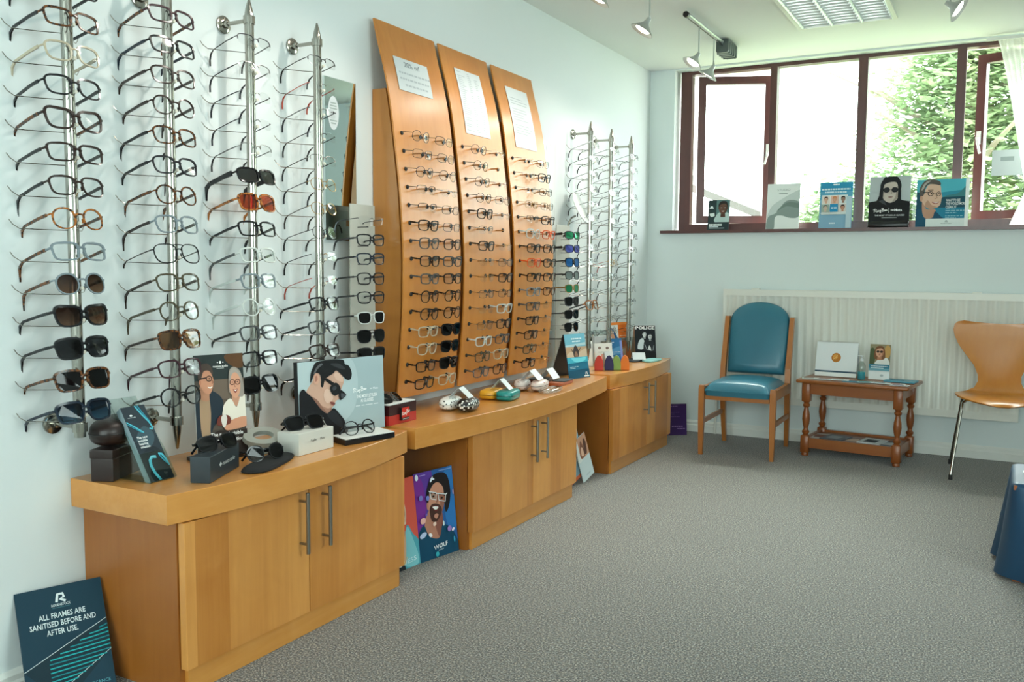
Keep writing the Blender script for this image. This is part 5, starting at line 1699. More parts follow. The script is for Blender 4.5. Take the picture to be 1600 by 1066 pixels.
# couple photo card on black foot
C0, rz, w_ = base_of((0.170, 1.866), (0.222, 2.010))
w_, h_ = 0.155, 0.305
L = [('r', '#4b423a', 0, 0, 1, 1), ('p', '#26302f', [(0.0, 1.0), (1.0, 1.0), (1.0, 0.75), (0.397, 0.746), (0.0, 0.747)]), ('s', '#5a3a1e', [(0.639, 0.99), (1.0, 0.994), (1.0, 0.864), (0.836, 0.858), (0.658, 0.921)]),
     ('r', '#6d5d50', 0.36, 0.54, 1.0, 0.75), ('r', '#5b4d42', 0.3, 0.25, 1.0, 0.55),
     ('s', '#1d2a35', [(0.0, 0.58), (0.05, 0.64), (0.12, 0.62), (0.12, 0.2), (0.0, 0.15)]), ('s', '#a98a6c', [(0.09, 0.60), (0.18, 0.56), (0.29, 0.58), (0.31, 0.39), (0.28, 0.22), (0.10, 0.2)]),
     ('s', '#b98467', [(0.108, 0.70), (0.276, 0.66), (0.283, 0.56), (0.18, 0.545), (0.10, 0.58)]), ('s', '#1d2a35', [(0.285, 0.624), (0.412, 0.621), (0.543, 0.544), (0.545, 0.442), (0.5, 0.355), (0.36, 0.30), (0.27, 0.22), (0.295, 0.42)]),
     ('s', '#c98d6f', [(0.09, 0.734), (0.115, 0.777), (0.175, 0.845), (0.289, 0.85), (0.354, 0.79), (0.378, 0.737), (0.345, 0.66), (0.285, 0.612), (0.185, 0.63), (0.12, 0.687)]),
     ('s', '#4a3c34', [(0.079, 0.746), (0.07, 0.848), (0.134, 0.905), (0.271, 0.915), (0.358, 0.86), (0.365, 0.80), (0.289, 0.842), (0.185, 0.838), (0.13, 0.766)]), ('e', '#b97a5e', 0.105, 0.73, 0.022, 0.026),
     ('l', '#1b1614', 0.012, [(0.11, 0.768), (0.23, 0.775)]), ('l', '#1b1614', 0.009, [(0.285+0.055*math.cos(i*PI/6), 0.765+0.026*math.sin(i*PI/6)) for i in range(13)]), ('e', '#2a1d18', 0.29, 0.765, 0.012, 0.008), ('l', '#8d5a45', 0.008, [(0.33, 0.755), (0.37, 0.725), (0.335, 0.715)]), ('s', '#f0e8e0', [(0.25, 0.685), (0.30, 0.68), (0.345, 0.688), (0.30, 0.665)]),
     ('s', '#c48f74', [(0.75, 0.60), (0.866, 0.61), (0.895, 0.519), (0.812, 0.468), (0.725, 0.531)]), ('s', '#e3d9ca', [(0.53, 0.442), (0.575, 0.507), (0.703, 0.55), (0.812, 0.46), (0.909, 0.57), (1.0, 0.56), (1.0, 0.341), (0.781, 0.334), (0.754, 0.268), (0.53, 0.352)]),
     ('s', '#9a8f86', [(0.67, 0.65), (0.69, 0.82), (0.789, 0.865), (0.915, 0.82), (0.97, 0.707), (0.975, 0.58), (0.90, 0.56), (0.70, 0.60)]),
     ('s', '#d59a7d', [(0.684, 0.681), (0.715, 0.78), (0.809, 0.81), (0.898, 0.765), (0.912, 0.677), (0.889, 0.60), (0.818, 0.55), (0.739, 0.575), (0.696, 0.623)]),
     ('s', '#a59a90', [(0.69, 0.69), (0.70, 0.81), (0.79, 0.85), (0.90, 0.80), (0.93, 0.70), (0.89, 0.77), (0.81, 0.81), (0.735, 0.78)]),
     ('l', '#5d3427', 0.009, [(0.745+0.048*math.cos(i*PI/6), 0.712+0.026*math.sin(i*PI/6)) for i in range(13)]), ('l', '#5d3427', 0.009, [(0.855+0.048*math.cos(i*PI/6), 0.712+0.026*math.sin(i*PI/6)) for i in range(13)]), ('e', '#2a1d18', 0.745, 0.712, 0.012, 0.007), ('e', '#2a1d18', 0.85, 0.712, 0.012, 0.007),
     ('s', '#8b3f3a', [(0.75, 0.64), (0.795, 0.635), (0.845, 0.642), (0.80, 0.60)]), ('s', '#f4eee8', [(0.765, 0.637), (0.797, 0.632), (0.83, 0.637), (0.80, 0.62)]), ('l', '#a8705a', 0.007, [(0.79, 0.70), (0.785, 0.665), (0.81, 0.662)]),
     ('s', '#c98d6f', [(0.55, 0.294), (0.758, 0.345), (1.0, 0.355), (1.0, 0.265), (0.753, 0.24), (0.57, 0.24)]), ('s', '#6b2f24', [(0.407, 0.361), (0.489, 0.394), (0.625, 0.385), (0.679, 0.341), (0.642, 0.298), (0.482, 0.287), (0.392, 0.305)]), ('s', '#d9cfc6', [(0.48, 0.37), (0.56, 0.40), (0.60, 0.35), (0.55, 0.27), (0.50, 0.29)]),
     ('p', '#2c211b', [(0, 0.17), (0.434, 0.245), (0.753, 0.225), (1.0, 0.235), (1.0, 0.0), (0, 0.0)]),
     ('e', '#f2f2ee', 0.51, 0.92, 0.022, 0.014), ('e', '#f2f2ee', 0.455, 0.92, 0.012, 0.006), ('e', '#f2f2ee', 0.565, 0.92, 0.012, 0.006), ('t', '#f2f2ee', 'nuance audio', 0.51, 0.882, 0.022, {'maxw': 0.30, 'bold': 0.01}), ('r', '#c9c9c4', 0.43, 0.86, 0.58, 0.865),
     ('t', '#f4f2ee', 'The new invisible', 0.58, 0.205, 0.036, {'maxw': 0.66, 'bold': 0.012}), ('t', '#f4f2ee', 'hearing solution', 0.60, 0.145, 0.036, {'maxw': 0.62, 'bold': 0.012})]
t = card('photo_card', 'tall photo card of a smiling couple wearing glasses', 'show card', w_, h_, 0.003, (C0.x, C0.y, Z1+0.0095), rz, math.radians(4), '#cfd5d2', L)
put('foot', MB().box(-0.098, -0.03, -0.0093, 0.088, 0.035, 0.0003), M_black, t, rot=(math.radians(4), 0, 0))
# dark display box with spectacles
t = thing('display_box', 'dark slate box with a small logo in front of the couple card', 'box', (0, 0, 0))
h1 = math.radians(114.6)
put('body', MB().prism_z(obox_at((0.418, 1.684), h1, 0.205, 0.055), Z1, Z1+0.071, bev=0.0015), mat('slate_box', '#1e2a31', 0.5, noise=0.04), t, smooth=30)
mb, ms = art(0.12, 0.03, [('e', '#c9d2d3', 0.12, 0.5, 0.03, 0.22), ('e', '#c9d2d3', 0.06, 0.5, 0.015, 0.1), ('e', '#c9d2d3', 0.18, 0.5, 0.015, 0.1), ('t', '#c9d2d3', 'nuance audio', 0.60, 0.5, 0.4, {'maxw': 0.7})])
c0 = along((0.418, 1.684), h1, 0.115)
put('print', mb, ms, t, (c0[0]+0.0004*math.sin(h1), c0[1], Z1+0.022), (0, 0, h1))
def worn(style, fc, lc, x, y, z, rz_, label, tilt=0, temple='folded', group='spectacles lying on the worktops'):
    b_ = STYLES[style][1]+STYLES[style][6]
    return glasses(style, fc, lc, (x, y, z+b_*math.cos(tilt)+0.0005), rz_, tilt, label, group, temple)
worn('rounded', 'black', 'grey', 0.362, 1.77, Z1+0.0715, math.radians(-5), 'black folded glasses standing on the dark slate box', math.radians(25))
# black pouch + glasses
pch = smooth_poly([(0.395, 1.815), (0.452, 1.838), (0.435, 1.93), (0.375, 2.055), (0.30, 2.068), (0.335, 1.94)], 4)
def pouch(name, label, pts, z0, hgt, m, cat='pouch'):
    n = len(pts)
    cx, cy = sum(p_[0] for p_ in pts)/n, sum(p_[1] for p_ in pts)/n
    rings = []
    for f_, zz_ in ((0.97, 0.0), (1.0, 0.35), (0.96, 0.7), (0.75, 0.95), (0.4, 1.0)):
        rings.append([(cx+(x-cx)*f_, cy+(y-cy)*f_, z0+zz_*hgt) for x, y in pts])
    o = put(name, MB().loft(rings), m, smooth=60)
    return tag(o, label, cat)
pouch('soft_pouch', 'black soft pouch lying flat between the slate and white boxes', pch[::-1] if False else pch, Z1, 0.012, mat('black_felt', '#0f1114', 0.9, noise=0.1))
worn('round', 'black', 'grey', 0.378, 1.935, Z1+0.0125, math.radians(-15), 'black folded glasses lying on the black pouch', math.radians(20))
# grey oval ring stand
t = thing('ring_stand', 'grey oval ring display stand behind the white box', 'display stand', (0.262, 2.045, Z1), (0, 0, math.radians(70)))
rg = MB()
rings = []
for i in range(40):
    a = 2*PI*i/40
    c2, s2 = math.cos(a), math.sin(a)
    o1, i1 = (0.064*c2, 0.040*s2), (0.034*c2, 0.020*s2)
    rings.append([(o1[0], -0.008, o1[1]), (i1[0], -0.008, i1[1]), (i1[0], 0.008, i1[1]), (o1[0], 0.008, o1[1])])
rings.append(rings[0])
rg.loft(rings, 0, False)
M_ring = mat('stone_grey', '#8c8d84', 0.55, noise=0.06)
put('ring', rg, M_ring, t, (0, 0.01, 0.050), (math.radians(-58), 0, 0), smooth=40)
put('block', MB().prism_z(rrect(-0.045, -0.01, 0.05, 0.05, 0.006, 2), 0.0, 0.022, bev=0.002), M_ring, t, smooth=40)
# white box with sunglasses
t = thing('display_box', 'white box with a handwritten logo carrying black sunglasses', 'box', (0, 0, 0))
h2 = math.radians(91)
put('body', MB().prism_z(obox_at((0.387, 2.062), h2, 0.165, 0.085), Z1, Z1+0.069, bev=0.0015), mat('white_box', '#c9c9c2', 0.5, noise=0.02), t, smooth=30)
mb, ms = art(0.08, 0.02, script_logo('#3a3a3a', 0.28, 0.5, 0.32, 4.0, 0.05)+[('t', '#3a3a3a', 'Meta', 0.80, 0.5, 0.4)])
c0 = along((0.387, 2.062), h2, 0.085)
put('print', mb, ms, t, (c0[0]+0.0004, c0[1], Z1+0.03), (0, 0, h2))
worn('square', 'black', 'dark', 0.345, 2.140, Z1+0.0695, math.radians(-20), 'black folded sunglasses lying on the white box', math.radians(30))
# large man card
C0, rz, w_ = base_of((0.222, 2.249), (0.300, 2.612))
w_, h_ = 0.372, 0.262
ar_ = w_/h_
L = [('r', '#9fb3b8', 0, 0, 1, 1), ('p', '#b3c4c7', [(0, 0.2), (0.5, 0.2), (0.5, 1), (0, 1)]), ('s', '#adbfc3', [(0.42, 0.2), (0.62, 0.3), (0.68, 0.7), (0.6, 1.0), (0.4, 1.0)]),
     ('s', '#c7a08c', [(0.085, 0.612), (0.137, 0.712), (0.163, 0.762), (0.174, 0.833), (0.21, 0.852), (0.241, 0.821), (0.252, 0.754), (0.262, 0.70), (0.288, 0.75), (0.33, 0.79), (0.387, 0.83), (0.429, 0.851), (0.497, 0.773), (0.513, 0.693), (0.481, 0.604), (0.462, 0.535), (0.455, 0.475), (0.415, 0.453), (0.397, 0.405), (0.366, 0.365), (0.345, 0.321), (0.314, 0.305), (0.251, 0.352), (0.199, 0.44), (0.12, 0.52)]),
     ('s', '#a67d6b', [(0.194, 0.498), (0.241, 0.425), (0.314, 0.37), (0.345, 0.372), (0.366, 0.365), (0.345, 0.314), (0.309, 0.30), (0.241, 0.355), (0.18, 0.44)]), ('s', '#8d6657', [(0.12, 0.56), (0.20, 0.50), (0.25, 0.41), (0.30, 0.32), (0.22, 0.38), (0.15, 0.47)]),
     ('s', '#d8b6a4', [(0.30, 0.62), (0.35, 0.60), (0.385, 0.51), (0.345, 0.44), (0.30, 0.45), (0.275, 0.54)]), ('s', '#d5b19e', [(0.40, 0.80), (0.43, 0.83), (0.49, 0.77), (0.505, 0.70), (0.47, 0.70), (0.42, 0.74)]),
     ('s', '#17191b', [(0.132, 0.725), (0.137, 0.842), (0.168, 0.931), (0.21, 0.99), (0.346, 1.0), (0.503, 0.99), (0.529, 0.928), (0.576, 0.898), (0.607, 0.803), (0.592, 0.719), (0.544, 0.716), (0.497, 0.773), (0.429, 0.851), (0.387, 0.815), (0.33, 0.782), (0.292, 0.742), (0.270, 0.655), (0.246, 0.672), (0.252, 0.754), (0.236, 0.828), (0.189, 0.845), (0.158, 0.785)]),
     ('s', '#5b5d60', [(0.168, 0.84), (0.2, 0.916), (0.252, 0.964), (0.273, 0.949), (0.22, 0.901), (0.189, 0.848)]), ('s', '#34373a', [(0.36, 0.95), (0.46, 0.94), (0.53, 0.87), (0.50, 0.86), (0.42, 0.90)]),
     ('s', '#cfa08a', [(0.17, 0.722), (0.166, 0.801), (0.189, 0.838), (0.22, 0.829), (0.231, 0.769), (0.21, 0.705), (0.184, 0.701)]), ('s', '#a87262', [(0.186, 0.735), (0.184, 0.80), (0.205, 0.81), (0.21, 0.76)]),
     ('p', '#121315', [(0.285, 0.745), (0.312, 0.768), (0.398, 0.69), (0.42, 0.64), (0.38, 0.648)]), ('s', '#191b1d', [(0.345, 0.635), (0.377, 0.678), (0.419, 0.692), (0.455, 0.65), (0.466, 0.585), (0.439, 0.542), (0.398, 0.522), (0.361, 0.562)]), ('s', '#191b1d', [(0.445, 0.56), (0.475, 0.585), (0.507, 0.552), (0.530, 0.514), (0.497, 0.478), (0.46, 0.456), (0.445, 0.489)]),
     ('s', '#4a4f55', [(0.47, 0.545), (0.505, 0.53), (0.515, 0.505), (0.475, 0.48)]), ('s', '#3a3d42', [(0.37, 0.63), (0.40, 0.655), (0.42, 0.62), (0.385, 0.59)]), ('s', '#8a4f48', [(0.34, 0.452), (0.377, 0.444), (0.398, 0.419), (0.377, 0.397), (0.35, 0.419)]), ('l', '#5a2f2a', 0.008, [(0.345, 0.438), (0.375, 0.424), (0.395, 0.416)]),
     ('s', '#14161a', [(0.0, 0.58), (0.044, 0.657), (0.08, 0.612), (0.137, 0.542), (0.189, 0.446), (0.251, 0.349), (0.314, 0.304), (0.377, 0.364), (0.45, 0.266), (0.497, 0.183), (0.512, 0.103), (0.496, 0.0), (0.0, 0.0), (0.0, 0.3)]), ('s', '#23262b', [(0.30, 0.28), (0.377, 0.33), (0.44, 0.24), (0.48, 0.1), (0.42, 0.12)]), ('l', '#c9c9c4', 0.006, [(0.225, 0.299), (0.262, 0.204), (0.293, 0.13)])]
L += script_logo('#eef2f2', 0.685, 0.565, 0.055, ar_, 0.1)
L += [('t', '#eef2f2', '\u221e Meta', 0.86, 0.562, 0.032), ('t', '#f2f5f5', 'THE MOST STYLISH', 0.77, 0.472, 0.045, {'bold': 0.015, 'maxw': 0.25}), ('t', '#f2f5f5', 'AI GLASSES', 0.77, 0.412, 0.045, {'bold': 0.015, 'maxw': 0.155}), ('tl', '#dfe6e7', 0.63, 0.345, 0.905, 1, 0.03, 0.009)]
t = thing('show_card', 'large grey show card of a dark-haired man in sunglasses', 'show card', (C0.x, C0.y, Z1), (-math.radians(2), 0, rz))
put('board', MB().box(-w_/2, 0, 0.0005, w_/2, 0.022, h_), mat('card_black', '#141517', 0.5), t)
mb, ms = art(w_, h_, L)
put('print', mb, ms, t)
# black and white platform with glasses
t = thing('platform', 'low black platform with a white top in front of the man card', 'display stand', (0, 0, 0))
pp = [(0.405, 2.262), (0.455, 2.462), (0.355, 2.502), (0.318, 2.295)]
put('base', MB().prism_z(pp, Z1, Z1+0.019, bev=0.001), M_black, t)
put('top', MB().prism_z([(0.36+(x-0.36)*0.985+0.0006, 2.38+(y-2.38)*0.985) for x, y in pp], Z1+0.0192, Z1+0.0212), mat('platform_white', '#dedfda', 0.4), t)
worn('round', 'black', 'clear', 0.385, 2.365, Z1+0.0216, math.radians(-18), 'black round glasses standing on the white platform', math.radians(22))
# red box
t = thing('display_box', 'red and maroon box with a raised logo badge and sunglasses', 'box', (0, 0, 0))
M_red = mat('red_box', '#b02a22', 0.4, noise=0.03)
put('body', MB().box(0.213, 2.628, Z1, 0.308, 2.80, Z1+0.035), M_red, t)
put('tray', MB().box(0.213, 2.628, Z1+0.0352, 0.308, 2.80, Z1+0.074), mat('maroon', '#2f0d0f', 0.35, noise=0.03), t)
put('pad', MB().box(0.215, 2.63, Z1+0.0742, 0.306, 2.798, Z1+0.078), mat('pad_white', '#d8dbd8', 0.6), t)
badge = put('badge', MB().box(0.3082, 2.692, Z1+0.012, 0.318, 2.742, Z1+0.060), mat('badge_black', '#15100f', 0.4), t)
mb, ms = art(0.048, 0.046, [('r', '#c02e24', 0.02, 0.2, 1, 1)]+script_logo('#f6efe9', 0.5, 0.6, 0.30, 1.05, 0.25)+[('t', '#f6efe9', 'GENUINE SINCE 1937', 0.5, 0.09, 0.08, {'maxw': 0.85})])
put('print', mb, ms, badge, (0.3182, 2.717, Z1+0.013), (0, 0, PI/2))
worn('aviator', 'black', 'dark', 0.268, 2.70, Z1+0.0785, math.radians(5), 'dark sunglasses lying on the red box', math.radians(50))

# ---- second worktop: cases with folded price tents
def case(label, x, y, ang, a, b, c, m, n1=0.75, n2=0.8, group='spectacle cases on the long worktop'):
    t = thing('spectacle_case', label, 'case', (x, y, Z1), (0, 0, ang), group)
    put('shell', superell(a, b, c, n1, n2), m, t, (0, 0, c), smooth=80)
    rm = MB()
    rm.tube([(a*1.004*math.copysign(abs(math.cos(q))**n2, math.cos(q)), b*1.004*math.copysign(abs(math.sin(q))**n2, math.sin(q)), c) for q in [2*PI*i/36 for i in range(36)]], 0.0011, 5, closed=True)
    put('seam', rm, M_black if 'white' not in label else M_grey, t, smooth=60)
    return t
def tent(label, x, y, ang, w, leg, spread, group='folded white price tents'):
    t = thing('price_tent', label, 'price tent', (x, y, 0), (0, 0, ang), group)
    return t
def price_tent(label, x, y, z, ang, w, hgt, half):
    t = thing('price_tent', label, 'price tent', (x, y, z), (0, 0, ang), 'folded white price tents')
    for s_ in (-1, 1):
        mb = MB().extrude([(-w/2, s_*half, 0), (-w/2, s_*0.0005, hgt), (-w/2, s_*0.0005, hgt-0.0012), (-w/2, s_*(half-0.001), 0)], (w, 0, 0))
        put('flap', mb, M_paper, t)
    return t
M_dotw = mat_spots('white_dots', '#e3e4df', '#121212', 75, 0.26, 0.3)
M_dotb = mat_spots('black_dots', '#101113', '#e9e9e4', 70, 0.3, 0.3)
ax = math.radians(100)
case('white case with black dots beside the red box', 0.288, 3.075, ax, 0.072, 0.038, 0.027, M_dotw)
case('black case with white dots touching the white dotted case', 0.368, 3.082, ax, 0.072, 0.038, 0.027, M_dotb)
price_tent('white price tent over the dotted cases', 0.338, 3.075, Z1+0.055, math.radians(100), 0.055, 0.040, 0.045)
case('yellow boxy case between the dotted and teal cases', 0.272, 3.435, ax, 0.07, 0.040, 0.021, mat('yellow_case', '#d8a12b', 0.35), 0.45, 0.45)
case('teal boxy case touching the yellow case', 0.355, 3.442, ax, 0.075, 0.040, 0.022, mat('teal_case', '#12837f', 0.3), 0.45, 0.45)
price_tent('white price tent over the yellow and teal cases', 0.325, 3.435, Z1+0.0455, math.radians(100), 0.055, 0.045, 0.045)
M_flo = mat_spots('floral', '#d8c9c2', '#b06a5a', 55, 0.22, 0.3, 0.12)
M_flo2 = mat_spots('floral_grey', '#cdc6c2', '#8d7b78', 60, 0.25, 0.3, 0.12)
case('grey floral case behind the pink floral one', 0.262, 3.745, math.radians(105), 0.075, 0.036, 0.026, M_flo2)
case('pink floral case wrapped in clear film', 0.340, 3.775, math.radians(100), 0.085, 0.034, 0.026, M_flo)
o = put('clear_wrap', superell(0.096, 0.04, 0.012, 0.6, 0.7), mat_clear('film', '#f3f5f4', 0.12, rough=0.15), None, (0.418, 3.735, Z1+0.0125), (0, 0, math.radians(95)), smooth=60)
tag(o, 'crumpled clear plastic wrap in front of the floral case', 'plastic wrap')
price_tent('white price tent over the floral cases', 0.310, 3.755, Z1+0.0535, math.radians(100), 0.085, 0.045, 0.045)
M_tan = mat('tan_leather', '#9c4f28', 0.45, noise=0.08, bump=0.1)
M_char = mat('charcoal_felt', '#33383b', 0.8, noise=0.05)
t = thing('leather_case', 'tan leather case with a grey flap near the tent card', 'case', (0.325, 4.03, Z1), (0, 0, math.radians(95)))
put('body', MB().prism_z(rrect(-0.10, -0.04, 0.09, 0.04, 0.012, 3), 0.0, 0.016, bev=0.004), M_tan, t, smooth=40)
put('flap', MB().prism_z(rrect(-0.04, -0.041, 0.091, 0.03, 0.010, 3), 0.0165, 0.020, bev=0.001), M_char, t, smooth=40)
t = thing('leather_case', 'flat brown leather case behind the tan one', 'case', (0.215, 4.05, Z1), (0, 0, math.radians(95)))
put('body', MB().prism_z(rrect(-0.09, -0.045, 0.09, 0.045, 0.012, 3), 0.0, 0.02, bev=0.005), mat('brown_leather', '#4a2a1c', 0.45, noise=0.08), t, smooth=40)
put('flap', MB().prism_z(rrect(-0.089, -0.044, 0.0, 0.044, 0.012, 3), 0.0205, 0.026, bev=0.001), M_char, t, smooth=40)
price_tent('white price tent over the leather cases', 0.265, 4.03, Z1+0.0265, math.radians(95), 0.09, 0.05, 0.04)
# sea photo tent card
C0, rz, w_ = base_of((0.286, 4.225), (0.333, 4.38))
w_, h_ = 0.163, 0.236
L = [('r', '#1f6a88', 0, 0, 1, 1), ('r', '#6fb0c4', 0, 0.70, 1, 1), ('p', '#a9c9cf', [(0, 0.70), (1, 0.74), (1, 0.80), (0, 0.75)]), ('r', '#b79a7c', 0, 0.47, 1, 0.71), ('s', '#c9b49b', [(0, 0.47), (0.2, 0.6), (0.5, 0.56), (1.0, 0.66), (1.0, 0.47)]),
     ('s', '#3a3230', [(0.36, 0.48), (0.34, 0.6), (0.42, 0.72), (0.52, 0.73), (0.60, 0.62), (0.58, 0.5), (0.5, 0.47)]), ('s', '#8a6a56', [(0.38, 0.5), (0.44, 0.6), (0.52, 0.58), (0.54, 0.48)]), ('l', '#4a3c36', 0.02, [(0.34, 0.58), (0.26, 0.66)]), ('l', '#4a3c36', 0.02, [(0.6, 0.6), (0.70, 0.68)]),
     ('p', '#3fa9c2', [(0, 0.48), (1, 0.47), (1, 0.36), (0, 0.34)]), ('s', '#6fd0de', [(0.2, 0.46), (0.5, 0.45), (0.9, 0.46), (0.8, 0.38), (0.4, 0.36)]), ('p', '#15506c', [(0, 0.18), (1, 0.2), (1, 0), (0, 0)]),
     ('tl', '#dff0f4', 0.30, 0.875, 0.8, 1, 0.03, 0.03), ('tl', '#dff0f4', 0.34, 0.815, 0.72, 1, 0.03, 0.03), ('tl', '#bfe0ea', 0.08, 0.255, 0.5, 2, 0.03, 0.012), ('l', '#f2f8f8', 0.016, [(0.79, 0.06), (0.80, 0.12), (0.86, 0.12), (0.86, 0.09), (0.88, 0.06)]), ('r', '#e8f1f2', 0.71, 0.025, 0.95, 0.05)]
t = card('tent_card', 'blue tent card with a sea and beach photograph', 'tent card', w_, h_, 0.003, (C0.x, C0.y, Z1), rz, math.radians(11), '#17344a', L)
put('back_leaf', MB().extrude([(-w_/2, 0.135, 0.0), (-w_/2, h_*0.1908+0.0035, h_*0.981), (-w_/2, h_*0.1908+0.006, h_*0.981), (-w_/2, 0.138, 0.0)], (w_, 0, 0)), mat('tent_dark', '#14181d', 0.5), t, rot=(math.radians(11), 0, 0))

# ---- corner worktop
cols3 = [('red', '#c23a2e', 0.252, 4.69), ('navy', '#221f4f', 0.300, 4.725), ('green', '#7d9a4b', 0.333, 4.752), ('orange', '#d9711c', 0.372, 4.785)]
for nm, cc, x, y in cols3:
    t = thing('spectacle_case', f'small {nm} felt case standing upright on the corner worktop', 'case', (x, y, Z1), (0, 0, math.radians(20)), 'upright felt cases')
    mb = MB()
    outl = [(-0.025, 0.0), (-0.026, 0.03), (-0.022, 0.058), (-0.011, 0.08), (0.0, 0.086), (0.011, 0.08), (0.022, 0.058), (0.026, 0.03), (0.025, 0.0)]
    mb.loft([[(a*0.93, -0.011, b*0.97) for a, b in outl], [(a, -0.006, b) for a, b in outl], [(a, 0.006, b) for a, b in outl], [(a*0.93, 0.011, b*0.97) for a, b in outl]])
    put('shell', mb, mat('felt_'+nm, cc, 0.7, noise=0.05), t, (0, 0, 0), (math.radians(-8), 0, math.radians(5)), smooth=45)
price_tent('white price tent resting behind the upright felt cases', 0.262, 4.80, Z1, math.radians(60), 0.06, 0.1, 0.03)
L = [('r', '#dfe4e1', 0, 0, 1, 1), ('e', '#c99484', 0.5, 0.35, 0.2, 0.2), ('e', '#7a6a66', 0.28, 0.8, 0.09, 0.06), ('e', '#7a6a66', 0.72, 0.78, 0.09, 0.06), ('tl', '#b4bbb8', 0.2, 0.62, 0.8, 3, 0.05, 0.015)]
card('booklet', 'pale booklet standing behind the red felt case', 'booklet', 0.13, 0.135, 0.006, (0.185, 4.93, Z1), math.radians(60), math.radians(8), '#e4e8e6', L)
card('booklet', 'plain white booklet standing against the far pole foot', 'booklet', 0.07, 0.15, 0.01, (0.125, 4.84, Z1), math.radians(70), math.radians(5), '#e8ecea', [('r', '#e9eeec', 0.05, 0.05, 0.95, 0.95), ('tl', '#ccd4d2', 0.2, 0.7, 0.8, 3, 0.06, 0.015)])
t = thing('leaflet_holder', 'clear acrylic leaflet holder with white leaflets by the far poles', 'leaflet holder', (0.115, 5.06, Z1), (0, 0, math.radians(75)))
put('back_plate', MB().box(-0.075, 0.03, 0.0, 0.075, 0.032, 0.20), M_acrylic, t)
put('front_plate', MB().box(-0.075, 0.0, 0.0, 0.075, 0.002, 0.11), M_acrylic, t)
put('leaflets', MB().box(-0.07, 0.006, 0.002, 0.07, 0.026, 0.165), M_paper, t)
L = [('r', '#2f6d9f', 0, 0, 1, 1), ('p', '#4a8abb', [(0, 0.5), (1, 0.7), (1, 0.35), (0, 0.3)]), ('tl', '#cfe1ee', 0.1, 0.82, 0.5, 2, 0.07, 0.03), ('tl', '#cfe1ee', 0.08, 0.42, 0.85, 2, 0.08, 0.025), ('r', '#7d8fd0', 0.86, 0.0, 1.0, 0.9)]
card('show_card', 'small blue show card in front of the orange one', 'show card', 0.125, 0.15, 0.006, (0.175, 5.13, Z1), math.radians(62), math.radians(10), '#dfe7ea', L)
L = [('r', '#e4701f', 0, 0, 1, 1), ('r', '#dfe3e0', 0, 0.36, 0.45, 0.95), ('r', '#ef8a3a', 0, 0.93, 1, 1), ('s', '#2f5f8f', [(0.1, 0.80), (0.2, 0.82), (0.45, 0.5), (0.42, 0.38), (0.3, 0.45)]), ('s', '#d9a07e', [(0.05, 0.7), (0.15, 0.78), (0.3, 0.5), (0.2, 0.45)]), ('tl', '#f4c9a2', 0.5, 0.62, 0.92, 3, 0.06, 0.02), ('p', '#f09450', [(0.0, 0.3), (1, 0.34), (1, 0.30), (0, 0.26)]), ('p', '#f4c7a0', [(0.55, 0.28), (0.75, 0.28), (0.72, 0.05), (0.66, 0.05)])]
card('show_card', 'bright orange show card behind the far chrome poles', 'show card', 0.20, 0.235, 0.004, (0.115, 5.37, Z1), math.radians(72), math.radians(7), '#e07a2c', L)
t = thing('leaflet_holder', 'clear acrylic leaflet holder in front of the orange show card', 'leaflet holder', (0.155, 5.34, Z1), (0, 0, math.radians(72)))
put('front_plate', MB().box(-0.09, 0.0, 0.0, 0.09, 0.002, 0.14), M_acrylic, t)
put('foot', MB().box(-0.09, -0.0, 0.0, 0.09, 0.028, 0.003), M_acrylic, t)
a_p = 0.14/0.215
L = [('r', '#15191e', 0, 0, 1, 1), ('t', '#f2f2f0', 'POLICE', 0.5, 0.925, 0.085, {'bold': 0.03, 'maxw': 0.92}),
     ('s', '#c9d3d6', [(0.12, 0.30), (0.18, 0.52), (0.36, 0.62), (0.45, 0.5), (0.38, 0.30)]), ('s', '#20252b', [(0.38, 0.12), (0.42, 0.48), (0.62, 0.60), (0.86, 0.55), (0.95, 0.35), (0.95, 0.05), (0.4, 0.05)]), ('s', '#d4d8d8', [(0.62, 0.28), (0.68, 0.40), (0.76, 0.30), (0.74, 0.25)]), ('s', '#0d1014', [(0.1, 0.28), (0.6, 0.22), (0.95, 0.2), (0.9, 0), (0.1, 0)]), ('l', '#8f989b', 0.02, [(0.45, 0.45), (0.55, 0.28), (0.66, 0.26)]), ('l', '#8f989b', 0.02, [(0.9, 0.4), (0.85, 0.25), (0.72, 0.24)])]
L += face(0.46, 0.73, 0.085, a_p, '#cfd3d3', '#24282c', '#9aa0a2', None, False, lips='#8a8a8a')
L += face(0.72, 0.66, 0.085, a_p, '#c3c8c9', '#1b1f23', '#8f9698', ('#e8e8e6', '#6d7274'), False, lips='#8a8a8a')
t = card('tent_card', 'black and white tent card of two people headed POLICE', 'tent card', 0.138, 0.215, 0.003, (0.250, 5.46, Z1), math.radians(38), math.radians(11), '#c9a98c', L)
put('back_leaf', MB().extrude([(-0.069, 0.125, 0.0), (-0.069, 0.0445, 0.211), (-0.069, 0.047, 0.211), (-0.069, 0.128, 0.0)], (0.138, 0, 0)), mat('tent_tan', '#c0a184', 0.5), t, rot=(math.radians(11), 0, 0))
pouch('soft_pouch', 'pale teal soft pouch at the end of the corner worktop', smooth_poly([(0.325, 5.235), (0.372, 5.26), (0.368, 5.43), (0.30, 5.41), (0.29, 5.28)], 4), Z1, 0.014, mat('pale_teal_felt', '#7fb3b1', 0.7, noise=0.05))
pouch('soft_pouch', 'charcoal soft pouch beside the pale teal one', smooth_poly([(0.21, 5.225), (0.275, 5.20), (0.285, 5.34), (0.245, 5.40), (0.20, 5.33)], 4), Z1, 0.013, M_char)
